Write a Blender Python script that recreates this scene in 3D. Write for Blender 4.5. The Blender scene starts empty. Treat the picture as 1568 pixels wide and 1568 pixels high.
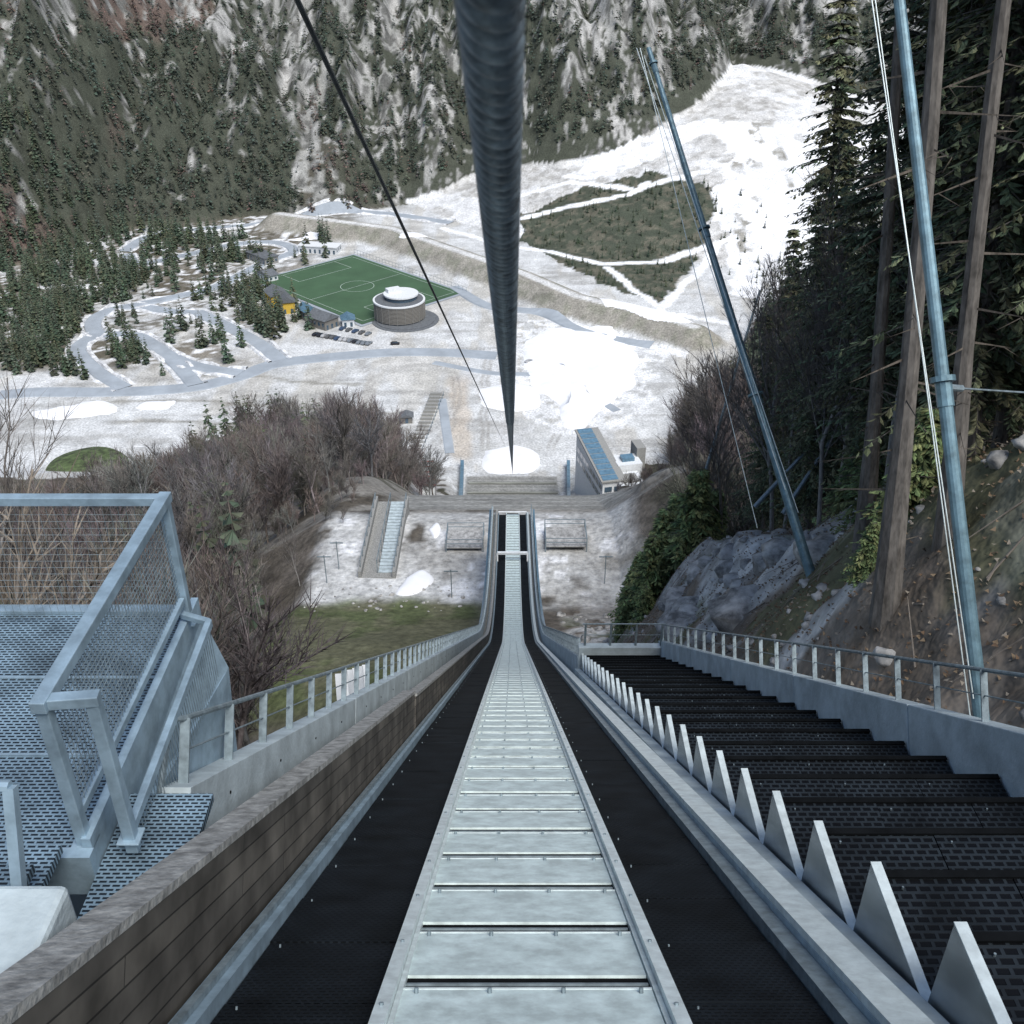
import bpy, math, random, bmesh
import numpy as np
from mathutils import Vector, Matrix, Euler
random.seed(7); rng=np.random.default_rng(7)
ZC=184.0
# ---------------------------------------------------------------- noise
def _h(ix,iy,s):
    n=(ix.astype(np.int64)*374761393+iy.astype(np.int64)*668265263+s*1442695041)&0xffffffff
    n=((n^(n>>13))*1274126177)&0xffffffff
    n=n^(n>>16)
    return (n&0xffff)/65535.0
def vn(x,y,s=0):
    x=np.asarray(x,float);y=np.asarray(y,float)
    ix=np.floor(x);iy=np.floor(y);fx=x-ix;fy=y-iy
    fx=fx*fx*(3-2*fx);fy=fy*fy*(3-2*fy)
    a=_h(ix,iy,s);b=_h(ix+1,iy,s);c=_h(ix,iy+1,s);d=_h(ix+1,iy+1,s)
    return (a*(1-fx)+b*fx)*(1-fy)+(c*(1-fx)+d*fx)*fy
def fbm(x,y,o=4,s=0):
    t=0;a=.5;n=0
    for i in range(o):
        t=t+a*vn(x*2**i,y*2**i,s+i*17);n+=a;a*=.5
    return t/n
def ss(x,a,b):
    t=np.clip((x-a)/(b-a),0,1);return t*t*(3-2*t)
# ---------------------------------------------------------------- in-run profile and terrain (heights relative to the start platform)
A0=math.radians(36.7);R0=95.;A1=math.radians(12)
def rampz(y):
    y=np.asarray(y,float)
    z0=-2.495-math.tan(A0)*54
    s=np.clip(math.sin(A0)-(y-54)/R0,math.sin(A1),math.sin(A0))
    z=z0-R0*(np.sqrt(1-s*s)-math.cos(A0))
    y1=54+R0*(math.sin(A0)-math.sin(A1))
    z=np.where(y<54,-2.495-math.tan(A0)*y,z)
    return np.where(y>y1,z-math.tan(A1)*(y-y1),z)
def rampth(y):
    return math.asin(min(max(math.sin(A0)-(y-54)/R0,math.sin(A1)),math.sin(A0)))
cp=[(-90,63.2),(0,-3.8),(54,-44),(62,-51.5),(75,-60.4),(88,-67),(95,-69.8),(100,-70),(115,-70.2),(121,-72.5),(140,-81),(170,-99),(200,-119),(230,-140),(260,-158),(285,-170.5),(310,-179),(335,-184),(2500,-184)]
_yy=np.arange(-90,500,.5);_zz=np.interp(_yy,[p[0] for p in cp],[p[1] for p in cp])
_k=np.ones(9)/9;_zz[8:-8]=np.convolve(_zz,_k,'same')[8:-8]
def cprof(y): return np.interp(y,_yy,_zz)
def seg(x,y,P):
    best=np.full(np.shape(x),1e9)
    for (a,b),(c,d) in zip(P[:-1],P[1:]):
        t=np.clip(((x-a)*(c-a)+(y-b)*(d-b))/((c-a)**2+(d-b)**2),0,1)
        best=np.minimum(best,np.hypot(x-a-t*(c-a),y-b-t*(d-b)))
    return best
def inpoly(x,y,P):
    r=np.zeros(np.shape(x),bool);n=len(P)
    for i in range(n):
        a,b=P[i];c,d=P[(i+1)%n]
        if b==d: continue
        r^=((b>y)!=(d>y))&(x<(c-a)*(y-b)/(d-b)+a)
    return r
DAM=[(-151,669),(-75,635),(-24,579),(6,546),(33,509),(70,482),(87,465)]
FX=[-900,-700,-300,-249,-126,-30,34,75,105,140,165,180,260,400,600,900];FY=[250,350,560,665,705,735,732,742,762,800,845,895,850,750,600,500]
XBY=[120,300,340,400,450,490,560,650,750];XBX=[60,45,58,82,105,118,175,260,330]
def mdist(x,y): return y-np.interp(x,FX,FY)+(fbm(x/60,y/200,3,9)-.5)*36
def terr(x,y):
    x=np.asarray(x,float);y=np.asarray(y,float)
    c=cprof(y);ax=-x
    n=fbm(x/9,y/9,5,3)-.5
    wn=1-ss(y,55,80);wv=1-ss(y,318,342)
    L=-.55*np.clip(ax-2.6,0,22)*wn+(1-wn)*(-.6*np.clip(ax-24,0,24))*(1-ss(y,118,150))
    wf=ss(y,118,150)
    L=L+wf*wv*(4*ss(ax,17,24)+ss(ax,26,42)*np.interp(y,[130,170,220,280,315,345],[-14,-8,7,20,12,0])*(1-ss(ax,85,130)))
    L=L-.35*np.clip(ax-60,0,400)*(1-ss(y,240,290))
    w2=1-ss(y,42,72)
    Rr=w2*(1.5*np.clip(x-4.9,0,4.5)+.35*np.clip(x-9.4,0,100))
    wt=(1-w2)*(1-wf);Rr=Rr+wt*(.8*np.clip(x-13,0,8)+.3*np.clip(x-21,0,100))
    Rr=Rr+wf*wv*(3*ss(x,18,26)+ss(x,24,42)*np.interp(y,[130,200,280,340,365],[3,4,6,5,0]))
    z=c+np.where(x<0,L,Rr)+n*np.where(x>5,4.2*ss(x,5,8),1.5*ss(ax,3,12))*(1-ss(y,318,335))*np.where((y>88)&(y<119)&(np.abs(x)<24),.25,1)*np.where((y>119)&(np.abs(x)<17),.1,1)
    rg=1-np.abs(fbm(x/3.2,y/3.2,4,33)-.5)*4
    z=z+((fbm(x/1.5,y/1.5,3,31)-.5)*1.2+.5*rg*(x>0))*ss(x,5,7)*(1-ss(y,70,90))
    xb=np.interp(y,XBY,XBX)
    z=np.maximum(z,-184+.55*np.clip(x-xb,0,400)*ss(y,60,200))
    z=np.maximum(z,-184)
    dd=seg(x,y,DAM);z=np.maximum(z,-184+8*(1-ss(dd,3,18)))
    fd=np.hypot(x-180,y-865);zf=-112-.25*fd;z=np.maximum(z,zf+(fbm(x/14,y/14,3,8)-.5)*2*ss(fd,280,200))
    m=mdist(x,y)
    rid=np.abs(fbm(x/60,y/240,5,21)-.5)*2
    M=np.maximum(-184,zf)+.72*np.clip(m,0,2000)+ss(m,0,90)*(70*rid+34*(fbm(x/18,y/30,5,5)-.5)-8)
    return np.maximum(z,np.where(m>0,M,-999))
def T1(x,y): return float(terr(np.array([x]),np.array([y]))[0])
# ---------------------------------------------------------------- materials
def mat(name,col,rough=.7,metal=0.,nscale=4.,namt=.25,bump=.0,bscale=None,col2=None,stretch=None,spec=.5):
    m=bpy.data.materials.new(name);m.use_nodes=True;nt=m.node_tree;N=nt.nodes;Lk=nt.links
    b=N['Principled BSDF'];b.inputs['Roughness'].default_value=rough;b.inputs['Metallic'].default_value=metal
    b.inputs['Specular IOR Level'].default_value=spec
    tc=N.new('ShaderNodeTexCoord');mp=N.new('ShaderNodeMapping');Lk.new(tc.outputs['Object'],mp.inputs[0])
    if stretch: mp.inputs['Scale'].default_value=stretch
    n=N.new('ShaderNodeTexNoise');n.inputs['Scale'].default_value=nscale;n.inputs['Detail'].default_value=4;n.inputs['Roughness'].default_value=.65
    Lk.new(mp.outputs[0],n.inputs['Vector'])
    r=N.new('ShaderNodeValToRGB');Lk.new(n.outputs['Fac'],r.inputs[0])
    c2=col2 or tuple(c*(1-namt*1.6) for c in col)
    r.color_ramp.elements[0].position=.34;r.color_ramp.elements[0].color=(*c2,1)
    r.color_ramp.elements[1].position=.66;r.color_ramp.elements[1].color=(*[min(1,c*(1+namt*.5)) for c in col],1)
    Lk.new(r.outputs[0],b.inputs['Base Color'])
    if bump:
        n2=N.new('ShaderNodeTexNoise');n2.inputs['Scale'].default_value=bscale or nscale*3;n2.inputs['Detail'].default_value=3
        Lk.new(mp.outputs[0],n2.inputs['Vector'])
        bp=N.new('ShaderNodeBump');bp.inputs['Strength'].default_value=bump;bp.inputs['Distance'].default_value=.05
        Lk.new(n2.outputs['Fac'],bp.inputs['Height']);Lk.new(bp.outputs[0],b.inputs['Normal'])
    return m
def vmat(name,rough=.85,scales=((.35,.35),(3.,.3)),bump=.4,bd=.2,bs=2.,det=4,st=None):
    m=bpy.data.materials.new(name);m.use_nodes=True;nt=m.node_tree;N=nt.nodes;Lk=nt.links
    b=N['Principled BSDF'];b.inputs['Roughness'].default_value=rough;b.inputs['Specular IOR Level'].default_value=.15
    at=N.new('ShaderNodeAttribute');at.attribute_name='Col';cur=at.outputs['Color']
    tc=N.new('ShaderNodeTexCoord');src=tc.outputs['Object']
    if st:
        mp=N.new('ShaderNodeMapping');mp.inputs['Scale'].default_value=st;Lk.new(src,mp.inputs[0]);src=mp.outputs[0]
    for sc,am in scales:
        n=N.new('ShaderNodeTexNoise');n.inputs['Scale'].default_value=sc;n.inputs['Detail'].default_value=det;n.inputs['Roughness'].default_value=.7
        Lk.new(src,n.inputs['Vector'])
        mr=N.new('ShaderNodeMapRange');mr.inputs['From Min'].default_value=.3;mr.inputs['From Max'].default_value=.7
        mr.inputs['To Min'].default_value=1-am;mr.inputs['To Max'].default_value=1+am*.8;Lk.new(n.outputs['Fac'],mr.inputs[0])
        mx=N.new('ShaderNodeVectorMath');mx.operation='SCALE';Lk.new(cur,mx.inputs[0]);Lk.new(mr.outputs[0],mx.inputs['Scale']);cur=mx.outputs[0]
    Lk.new(cur,b.inputs['Base Color'])
    if bump:
        n2=N.new('ShaderNodeTexNoise');n2.inputs['Scale'].default_value=bs;n2.inputs['Detail'].default_value=3
        Lk.new(src,n2.inputs['Vector'])
        bp=N.new('ShaderNodeBump');bp.inputs['Strength'].default_value=bump;bp.inputs['Distance'].default_value=bd
        Lk.new(n2.outputs['Fac'],bp.inputs['Height']);Lk.new(bp.outputs[0],b.inputs['Normal'])
    return m
def grate(name,bar,hole,bw,bh,mort,rough=.45,metal=.3,spec=.5,offset=.5,rotx=0.,bump=.8,c2=None):
    m=bpy.data.materials.new(name);m.use_nodes=True;nt=m.node_tree;N=nt.nodes;Lk=nt.links
    b=N['Principled BSDF'];b.inputs['Roughness'].default_value=rough;b.inputs['Metallic'].default_value=metal;b.inputs['Specular IOR Level'].default_value=spec
    tc=N.new('ShaderNodeTexCoord');mp=N.new('ShaderNodeMapping');Lk.new(tc.outputs['Object'],mp.inputs[0])
    if rotx: mp.inputs['Rotation'].default_value=(rotx,0,0)
    br=N.new('ShaderNodeTexBrick');br.offset=offset;br.inputs['Scale'].default_value=1;br.inputs['Brick Width'].default_value=bw;br.inputs['Row Height'].default_value=bh
    br.inputs['Mortar Size'].default_value=mort;br.inputs['Mortar Smooth'].default_value=.3
    br.inputs['Color1'].default_value=(*hole,1);br.inputs['Color2'].default_value=(*(c2 or hole),1);br.inputs['Mortar'].default_value=(*bar,1)
    if rotx:
        sx=N.new('ShaderNodeSeparateXYZ');cx_=N.new('ShaderNodeCombineXYZ')
        Lk.new(mp.outputs[0],sx.inputs[0]);Lk.new(sx.outputs['Y'],cx_.inputs['X']);Lk.new(sx.outputs['Z'],cx_.inputs['Y']);Lk.new(cx_.outputs[0],br.inputs['Vector'])
    else: Lk.new(mp.outputs[0],br.inputs['Vector'])
    n=N.new('ShaderNodeTexNoise');n.inputs['Scale'].default_value=2.5;n.inputs['Detail'].default_value=4;Lk.new(tc.outputs['Object'],n.inputs['Vector'])
    mr=N.new('ShaderNodeMapRange');mr.inputs['From Min'].default_value=.3;mr.inputs['From Max'].default_value=.7;mr.inputs['To Min'].default_value=.5;mr.inputs['To Max'].default_value=1.4;Lk.new(n.outputs['Fac'],mr.inputs[0])
    mx=N.new('ShaderNodeVectorMath');mx.operation='SCALE';Lk.new(br.outputs['Color'],mx.inputs[0]);Lk.new(mr.outputs[0],mx.inputs['Scale'])
    Lk.new(mx.outputs[0],b.inputs['Base Color'])
    if bump:
        bp=N.new('ShaderNodeBump');bp.inputs['Strength'].default_value=bump;bp.inputs['Distance'].default_value=.01
        Lk.new(br.outputs['Fac'],bp.inputs['Height']);Lk.new(bp.outputs[0],b.inputs['Normal'])
    return m
M_terr=vmat('terrain_ground',scales=((.11,.25),(1.1,.45)),bump=.7,bd=.35,bs=1.5)
M_fol=vmat('foliage',scales=(),bump=0)
M_spr=vmat('spruce_bark_and_needles',scales=((9,.55),),bump=0,det=3,st=(1,1,.25))
M_wood_v=vmat('bark_twigs',scales=((7,.5),),bump=0,det=3,st=(1,1,.3))
M_conc=mat('concrete_pale',(.42,.49,.515),.8,nscale=2.2,namt=.18,bump=.15,bscale=25)
M_conc2=mat('concrete_grey',(.30,.30,.285),.85,nscale=9,namt=.35,bump=.3,bscale=20)
M_board=grate('board_formed_wall',(.03,.028,.025),(.115,.105,.09),3.1,.135,.006,.85,0,.2,.37,A0,.5,(.075,.07,.062))
M_alu=mat('aluminium_tread',(.63,.74,.725),.5,.1,nscale=5,namt=.20,bump=.05,bscale=30)
M_alu2=mat('aluminium_rail',(.66,.74,.74),.4,.25,nscale=8,namt=.15)
M_steelb=mat('painted_steel_blue',(.31,.42,.50),.45,.35,nscale=5,namt=.2)
M_galv=mat('galvanised_steel',(.24,.30,.33),.5,.4,nscale=9,namt=.25)
M_black=grate('black_mat',(.0085,.0115,.015),(.003,.004,.005),.05,.035,.012,.75,0.,.08)
M_step=grate('black_grating',(.015,.020,.025),(.0015,.002,.003),.085,.055,.013,.5,0,.2)
M_deck=grate('steel_grating',(.20,.29,.36),(.015,.022,.03),.06,.030,.009,.45,.3)
M_gap=mat('dark_gap',(.006,.007,.008),.9,spec=.05)
M_rope=mat('wire_rope',(.19,.235,.27),.4,.25,nscale=60,namt=.4)
M_snow=mat('snow',(.80,.81,.83),.7,nscale=.12,namt=.10,bump=.4,bscale=.7)
M_bank=mat('dirty_snow',(.66,.67,.68),.8,nscale=.4,namt=.3)
M_road=mat('road_asphalt',(.31,.345,.38),.85,nscale=.1,namt=.12)
M_turf=mat('turf',(.047,.10,.05),.85,nscale=.06,namt=.12)
M_line=mat('white_line_paint',(.5,.6,.52),.7)
M_pole=mat('pole_paint_blue',(.15,.25,.30),.4,.3,nscale=6,namt=.25)
M_white=mat('white_render',(.66,.68,.69),.6,nscale=2,namt=.1)
M_slat=mat('wood_slats',(.22,.21,.19),.8,nscale=3,namt=.3,stretch=(1,1,8))
M_glass=mat('window_glass',(.06,.10,.14),.12,0,nscale=1,namt=.2,spec=.8)
M_roofd=mat('roof_dark',(.13,.14,.15),.6,nscale=1,namt=.2)
M_yel=mat('yellow_render',(.62,.42,.06),.7,nscale=1,namt=.1)
M_blue=mat('blue_panel',(.13,.24,.33),.35,.2,nscale=1,namt=.2)
M_red=mat('red_paint',(.45,.06,.05),.6)
M_tyre=mat('tyre',(.02,.02,.02),.8)
M_rock=mat('rock',(.42,.41,.39),.9,nscale=1.6,namt=.45,bump=.9,bscale=4)
M_mat_slope=mat('landing_slope_mats',(.21,.22,.20),.85,nscale=.5,namt=.25,stretch=(.15,2.5,.5))
# ---------------------------------------------------------------- mesh builder
class B:
    def __init__(s): s.v=[];s.f=[];s.m=[]
    def add(s,vs,fs,mi=0):
        o=len(s.v);s.v+= [tuple(map(float,p)) for p in vs];s.f+=[tuple(i+o for i in f) for f in fs];s.m+=[mi]*len(fs)
    def hexa(s,P,mi=0):
        s.add(P,[(0,3,2,1),(4,5,6,7),(0,1,5,4),(1,2,6,5),(2,3,7,6),(3,0,4,7)],mi)
    def box(s,a,b,mi=0):
        (x0,y0,z0),(x1,y1,z1)=a,b
        s.hexa([(x0,y0,z0),(x1,y0,z0),(x1,y1,z0),(x0,y1,z0),(x0,y0,z1),(x1,y0,z1),(x1,y1,z1),(x0,y1,z1)],mi)
    def rbox(s,c,size,ang,mi=0,z0=None):
        cx,cy,cz=c;w,l,h=size;ca,sa=math.cos(ang),math.sin(ang);P=[]
        for z in (cz,cz+h):
            for (u,v) in ((-w/2,-l/2),(w/2,-l/2),(w/2,l/2),(-w/2,l/2)):
                P.append((cx+u*ca-v*sa,cy+u*sa+v*ca,z))
        s.hexa(P,mi)
    def tube(s,p0,p1,r0,r1=None,n=8,mi=0):
        r1=r0 if r1 is None else r1
        p0=Vector(p0);p1=Vector(p1);d=(p1-p0).normalized();a=Vector((0,0,1)) if abs(d.z)<.9 else Vector((1,0,0))
        u=d.cross(a).normalized();w=d.cross(u);vs=[]
        for p,r in ((p0,r0),(p1,r1)):
            for i in range(n):
                t=2*math.pi*i/n;vs.append(p+u*(r*math.cos(t))+w*(r*math.sin(t)))
        fs=[(i,(i+1)%n,n+(i+1)%n,n+i) for i in range(n)]+[tuple(range(n))[::-1],tuple(range(n,2*n))]
        s.add(vs,fs,mi)
    def bar(s,p0,p1,w,h,mi=0,up=(0,0,1)):
        p0=Vector(p0);p1=Vector(p1);d=(p1-p0).normalized();u=d.cross(Vector(up)).normalized();v=u.cross(d)
        P=[]
        for p in (p0,p1):
            for a,b in ((-1,-1),(1,-1),(1,1),(-1,1)): P.append(p+u*(a*w/2)+v*(b*h/2))
        s.hexa(P,mi)
    def obj(s,name,mats,parent=None,smooth=False,bevel=0):
        me=bpy.data.meshes.new(name);me.from_pydata([(x,y,z+ZC) for x,y,z in s.v],[],s.f)
        for m in mats: me.materials.append(m)
        me.polygons.foreach_set('material_index',s.m)
        if smooth: me.polygons.foreach_set('use_smooth',[True]*len(s.f))
        me.update();o=bpy.data.objects.new(name,me);bpy.context.collection.objects.link(o)
        if parent: o.parent=parent
        if bevel:
            b=o.modifiers.new('bevel','BEVEL');b.width=bevel;b.segments=2;b.limit_method='ANGLE'
        return o
def empty(name):
    o=bpy.data.objects.new(name,None);bpy.context.collection.objects.link(o);return o
def npmesh(name,V,F,col=None,mats=(),smooth=False):
    me=bpy.data.meshes.new(name);V=np.asarray(V,np.float32);F=np.asarray(F,np.int32);k=F.shape[1]
    me.vertices.add(len(V));me.vertices.foreach_set('co',V.ravel())
    me.loops.add(F.size);me.loops.foreach_set('vertex_index',F.ravel())
    me.polygons.add(len(F));me.polygons.foreach_set('loop_start',np.arange(0,F.size,k,dtype=np.int32))
    if smooth: me.polygons.foreach_set('use_smooth',np.ones(len(F),bool))
    me.update(calc_edges=True)
    if col is not None:
        a=me.color_attributes.new('Col','FLOAT_COLOR','POINT');c=np.ones((len(V),4),np.float32);c[:,:3]=col;a.data.foreach_set('color',c.ravel())
    for m in mats: me.materials.append(m)
    return me
def link(name,me,loc=(0,0,0),rot=0,sc=1.,parent=None):
    o=bpy.data.objects.new(name,me);o.location=loc;o.rotation_euler=(0,0,rot);o.scale=(sc,)*3;bpy.context.collection.objects.link(o)
    if parent:o.parent=parent
    return o
# ---------------------------------------------------------------- terrain mesh
xs=np.concatenate([np.arange(-900,-400,12),np.arange(-400,-100,2.2),np.arange(-100,-26,1.5),np.arange(-26,4.5,.6),np.arange(4.5,15,.25),np.arange(15,28,.6),np.arange(28,100,1.5),np.arange(100,400,2.2),np.arange(400,901,12)])
ys=np.concatenate([np.arange(-60,4,2.),np.arange(4,52,.35),np.arange(52,130,.8),np.arange(130,350,1.5),np.arange(350,700,2.),np.arange(700,1000,1.8),np.arange(1000,1900,10)])
X,Y=np.meshgrid(xs,ys);Z=terr(X,Y)
A_=[(7,669),(50,692),(94,706),(132,677),(128,641),(111,600),(77,511),(56,543),(33,583),(7,636)]
B_=[(141,756),(156,769),(192,763),(245,786),(255,734),(209,639),(169,557),(140,524),(122,535),(127,603),(132,665),(147,725)]
C_=[(34,718),(66,738),(100,762),(139,778),(153,760),(126,744),(101,725),(78,711),(51,707)]
STR=[[(7,699),(38,707),(63,692),(82,683),(102,691),(128,696)],[(7,665),(42,672),(76,677),(88,690)],[(-44,662),(-10,630),(22,612),(56,587),(88,592),(128,610)],[(122,605),(100,560),(80,515)],[(56,580),(66,545),(80,505),(112,490)]]
def mixc(C,c,w):
    w=np.clip(w,0,1)[...,None];return C*(1-w)+np.array(c)*w
n1=fbm(X/30,Y/30,5,40);n2=fbm(X/4,Y/4,4,41);nx=(fbm(X/12,Y/12,4,43)-.5);ny=(fbm(X/12,Y/12,4,44)-.5)
C=np.zeros(X.shape+(3,))+np.array((.085,.075,.062))            # forest floor
C=mixc(C,(.06,.065,.04),ss(n1,.5,.62)*.6)
C=mixc(C,(.17,.15,.13),ss(n2,.5,.65)*.6)
sb=(np.abs(X)<46)&(Y>116)&(Y<330);C=mixc(C,(.24,.23,.21),sb*ss(n2+.3*n1,.54,.68)*.85)
xb=np.interp(Y,XBY,XBX);m=mdist(X,Y)
flat=(Z<-176)&(X<xb+3)&(m<0)&(Y>300)
fl=flat.astype(float)
C=mixc(C,(.54,.55,.55),fl)
C=mixc(C,(.40,.40,.385),fl*ss(n1,.5,.6)*.55)
C=mixc(C,(.66,.67,.68),fl*ss(n2,.56,.64)*.4)
C=mixc(C,(.42,.39,.33),fl*ss(fbm(X/9,Y/40,4,50),.55,.63)*.4)
C=mixc(C,(.30,.295,.28),fl*ss(fbm(X/40,Y/6,4,51)+.4*nx,.61,.66)*.5*(Y>350))
C=mixc(C,(.48,.41,.33),(1-ss(np.abs(X+21+nx*6-(Y-380)*-.05),2,6))*ss(Y,340,350)*(1-ss(Y,415,430))*.6)
for tx in ((-10,-2),(14,10),(-30,6),(40,-14),(-70,9),(-110,-8)):     # wheel tracks
    dtr=np.abs(X-tx[0]-tx[1]*np.sin(Y/28.)-nx*5);C=mixc(C,(.30,.29,.27),fl*(1-ss(np.abs(dtr-1.2),.4,1.2))*ss(Y,345,360)*(1-ss(Y,440,455))*.5)
for (q0,q1,qs) in ((-190,-40,392),(-170,-50,372),(-150,-60,420)):    # terraced edges of the gravel yards
    ed=np.abs(Y-qs-6*np.sin(X/31.)-nx*6);C=mixc(C,(.22,.21,.18),fl*(1-ss(ed,.8,2.4))*ss(X,q0,q0+9)*(1-ss(X,q1-9,q1))*.7)
wl=fl*ss(-X,105,140)*ss(Y,425,450)
wd=fl*ss(-X+.25*(Y-430),150,190)*ss(Y,425,440)
C=mixc(C,(.17,.15,.12),wl*ss(n1+.3*n2,.52,.62)*.85)
C=mixc(C,(.10,.09,.065),wd*ss(n2+.5*n1,.60,.68)*.85)
C=mixc(C,(.72,.73,.74),wl*ss(n2+.4*n1,.80,.88))
E_=[(5,468),(22,486),(47,482),(59,452),(52,414),(37,391),(31,375),(23,372),(18,394),(9,414)]
F_p=[(19,523),(48,530),(68,495),(94,473),(84,448),(54,452),(37,477)]
def pm(P,k=10): return inpoly(X+nx*k,Y+ny*k,P).astype(float)
C=mixc(C,(.80,.81,.82),pm(F_p,16)*ss(n2+.5*n1,.56,.64)*.9)
C=mixc(C,(.72,.73,.74),pm([(-8,490),(40,500),(80,470),(60,400),(40,365),(14,365),(-2,410)],20)*ss(n2+.4*n1,.62,.72)*.8)
Xw,Yw=X+nx*7,Y+ny*7
tr=ss(Yw,92,95)*(1-ss(Yw,119,123))*ss(Xw,-25,-22)*(1-ss(Xw,13,17))
C=mixc(C,(.47,.475,.47),tr*ss(n2,.2,.4));C=mixc(C,(.30,.29,.27),tr*ss(n1,.47,.58)*.6);C=mixc(C,(.72,.73,.75),tr*ss(fbm(X/3,Y/3,4,77),.66,.70)*.7)
le=ss(Y,121,124)*(1-ss(np.abs(X),16,17.5))*(Y<330);C=mixc(C,(.25,.25,.235),le);C=mixc(C,(.36,.36,.34),le*(np.sin(Y*1.3)>.6)*.6)
sd=((np.abs(Xw)>=17)&(np.abs(Xw)<31)&(Y>240)&(Y<340)).astype(float);C=mixc(C,(.42,.42,.41),sd*ss(n2,.4,.5))
gb=ss(Y,62,68)*(1-ss(Y+nx*8,94,97))*(1-ss(-X+ny*6,24,27))*(X<-3)
C=mixc(C,(.13,.13,.08),gb);C=mixc(C,(.08,.105,.042),gb*ss(n2,.45,.6)*.7);C=mixc(C,(.24,.215,.17),gb*ss(n1,.45,.55)*.85)
rb=ss(X,4.9,6)*(1-ss(X,16,24))*(1-ss(Y,85,100));rk=fbm(X/2.2,Y/3.,5,60)
crest=ss(Y,20,26)*(1-ss(Y,44,50))*ss(X,6,8)*(1-ss(X,12,14))+ss(Y,44,50)*(1-ss(X,9,12))
C=mixc(C,(.17,.14,.11),rb);C=mixc(C,(.28,.235,.19),rb*ss(fbm(X/.9,Y/.9,3,66),.5,.6)*.7)
C=mixc(C,(.50,.495,.475),rb*ss(rk+.16*crest,.55,.61));C=mixc(C,(.18,.17,.155),rb*ss(fbm(X/.8,Y/.8,4,62),.54,.62)*.6);C=mixc(C,(.10,.11,.05),rb*ss(fbm(X/3,Y/3,4,61),.56,.62)*.7)
dd=seg(X,Y,DAM);dmw=(dd<20)&(m<0);C=mixc(C,(.29,.275,.24),dmw*(1-ss(dd+nx*5,13,17)));C=mixc(C,(.19,.195,.15),dmw*(1-ss(dd,12,16))*ss(n2,.5,.6)*.6);C=mixc(C,(.58,.58,.57),(1-ss(dd,2.,3.5))*dmw)
fd=np.hypot(X-180,Y-865);fan=(Z<-112-.25*fd+3)&(Z>-183.5)&(fd<290)&(m<12)
fan=fan.astype(float);C=mixc(C,(.52,.515,.50),fan);C=mixc(C,(.29,.28,.255),fan*ss(n2,.55,.64)*.6);C=mixc(C,(.74,.75,.76),fan*ss(n1,.52,.58)*.6)
a=pm(A_,16);C=mixc(C,(.065,.075,.055),a);C=mixc(C,(.14,.13,.10),a*ss(n2,.5,.6)*.7)
C=mixc(C,(.82,.83,.85),pm(B_,22));C=mixc(C,(.30,.29,.26),pm(B_,22)*ss(fbm(X/10,Y/20,4,71),.66,.70));C=mixc(C,(.68,.69,.70),pm(B_,22)*ss(n1,.5,.6)*.6)
C=mixc(C,(.80,.81,.83),pm(C_,12)*(1-ss(n2,.6,.7)*.5))
for s_ in STR: C=mixc(C,(.80,.81,.82),1-ss(seg(X+nx*5,Y+ny*5,s_),2.2,3.2))
def rockf(x,y,m):
    rid=np.abs(fbm(x/60,y/240,5,21)-.5)*2
    rr=fbm(x/18,y/34,5,80)+.9*(fbm(x/5.5,y/8,4,81)-.5)+.7*(fbm(x/2.4,y/3.4,2,82)-.5)+.15*rid
    left=m-(34+1.2*np.clip(-x-150,0,400))
    reg=.09*ss(m,25,100)-.10*(1-ss(m,10,60))-.28*(1-ss(left,-10,35))*(x<-150)+.03*ss(m,150,220)
    return rr+reg-.026
mtf=ss(m,-4,6)*(fan<.5);rr=rockf(X,Y,m)
rockm=ss(rr,.525,.55)
C=mixc(C,(.06,.066,.05),mtf);C=mixc(C,(.13,.10,.085),mtf*ss(fbm(X/40,Y/60,3,90),.5,.6)*ss(-X,100,200))
C=mixc(C,(.27,.27,.255),mtf*rockm);C=mixc(C,(.105,.105,.098),mtf*rockm*ss(fbm(X/3.2,Y/4.4,4,83),.48,.54)*.9);C=mixc(C,(.42,.415,.40),mtf*ss(rr,.66,.71)*.8*ss(fbm(X/9,Y/30,4,84),.48,.56))
V=np.stack([X.ravel(),Y.ravel(),Z.ravel()+ZC],1);ny_,nx_=X.shape
idx=np.arange(ny_*nx_).reshape(ny_,nx_)
F=np.stack([idx[:-1,:-1].ravel(),idx[:-1,1:].ravel(),idx[1:,1:].ravel(),idx[1:,:-1].ravel()],1)
link('ground_terrain',npmesh('ground_terrain',V,F,C.reshape(-1,3),[M_terr],True))
# ---------------------------------------------------------------- in-run ramp
def P(x,y,h):
    t=rampth(y);return (x,y+h*math.sin(t),float(rampz(y))+h*math.cos(t))
def sweep(b,x0,x1,h0,h1,ya,yb,mi=0,step=1.5,hf=None):
    n=max(1,int(math.ceil((yb-ya)/step)));vs=[];fs=[]
    for i in range(n+1):
        y=ya+(yb-ya)*i/n
        vs+=[P(x0,y,h0),P(x1,y,h0),P(x1,y,h1),P(x0,y,h1)]
        if i:
            o=4*(i-1)
            for k in range(4): fs.append((o+k,o+(k+1)%4,o+4+(k+1)%4,o+4+k))
    fs+=[(3,2,1,0),tuple(4*n+k for k in range(4))]
    b.add(vs,fs,mi)
inrun=empty('ski_jump_inrun')
YE=103.
b=B();sweep(b,-2.35,2.35,-1.6,-.14,-2,YE,0)
b.obj('concrete_deck',[M_conc2],inrun)
b=B();y=-1.5
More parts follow.
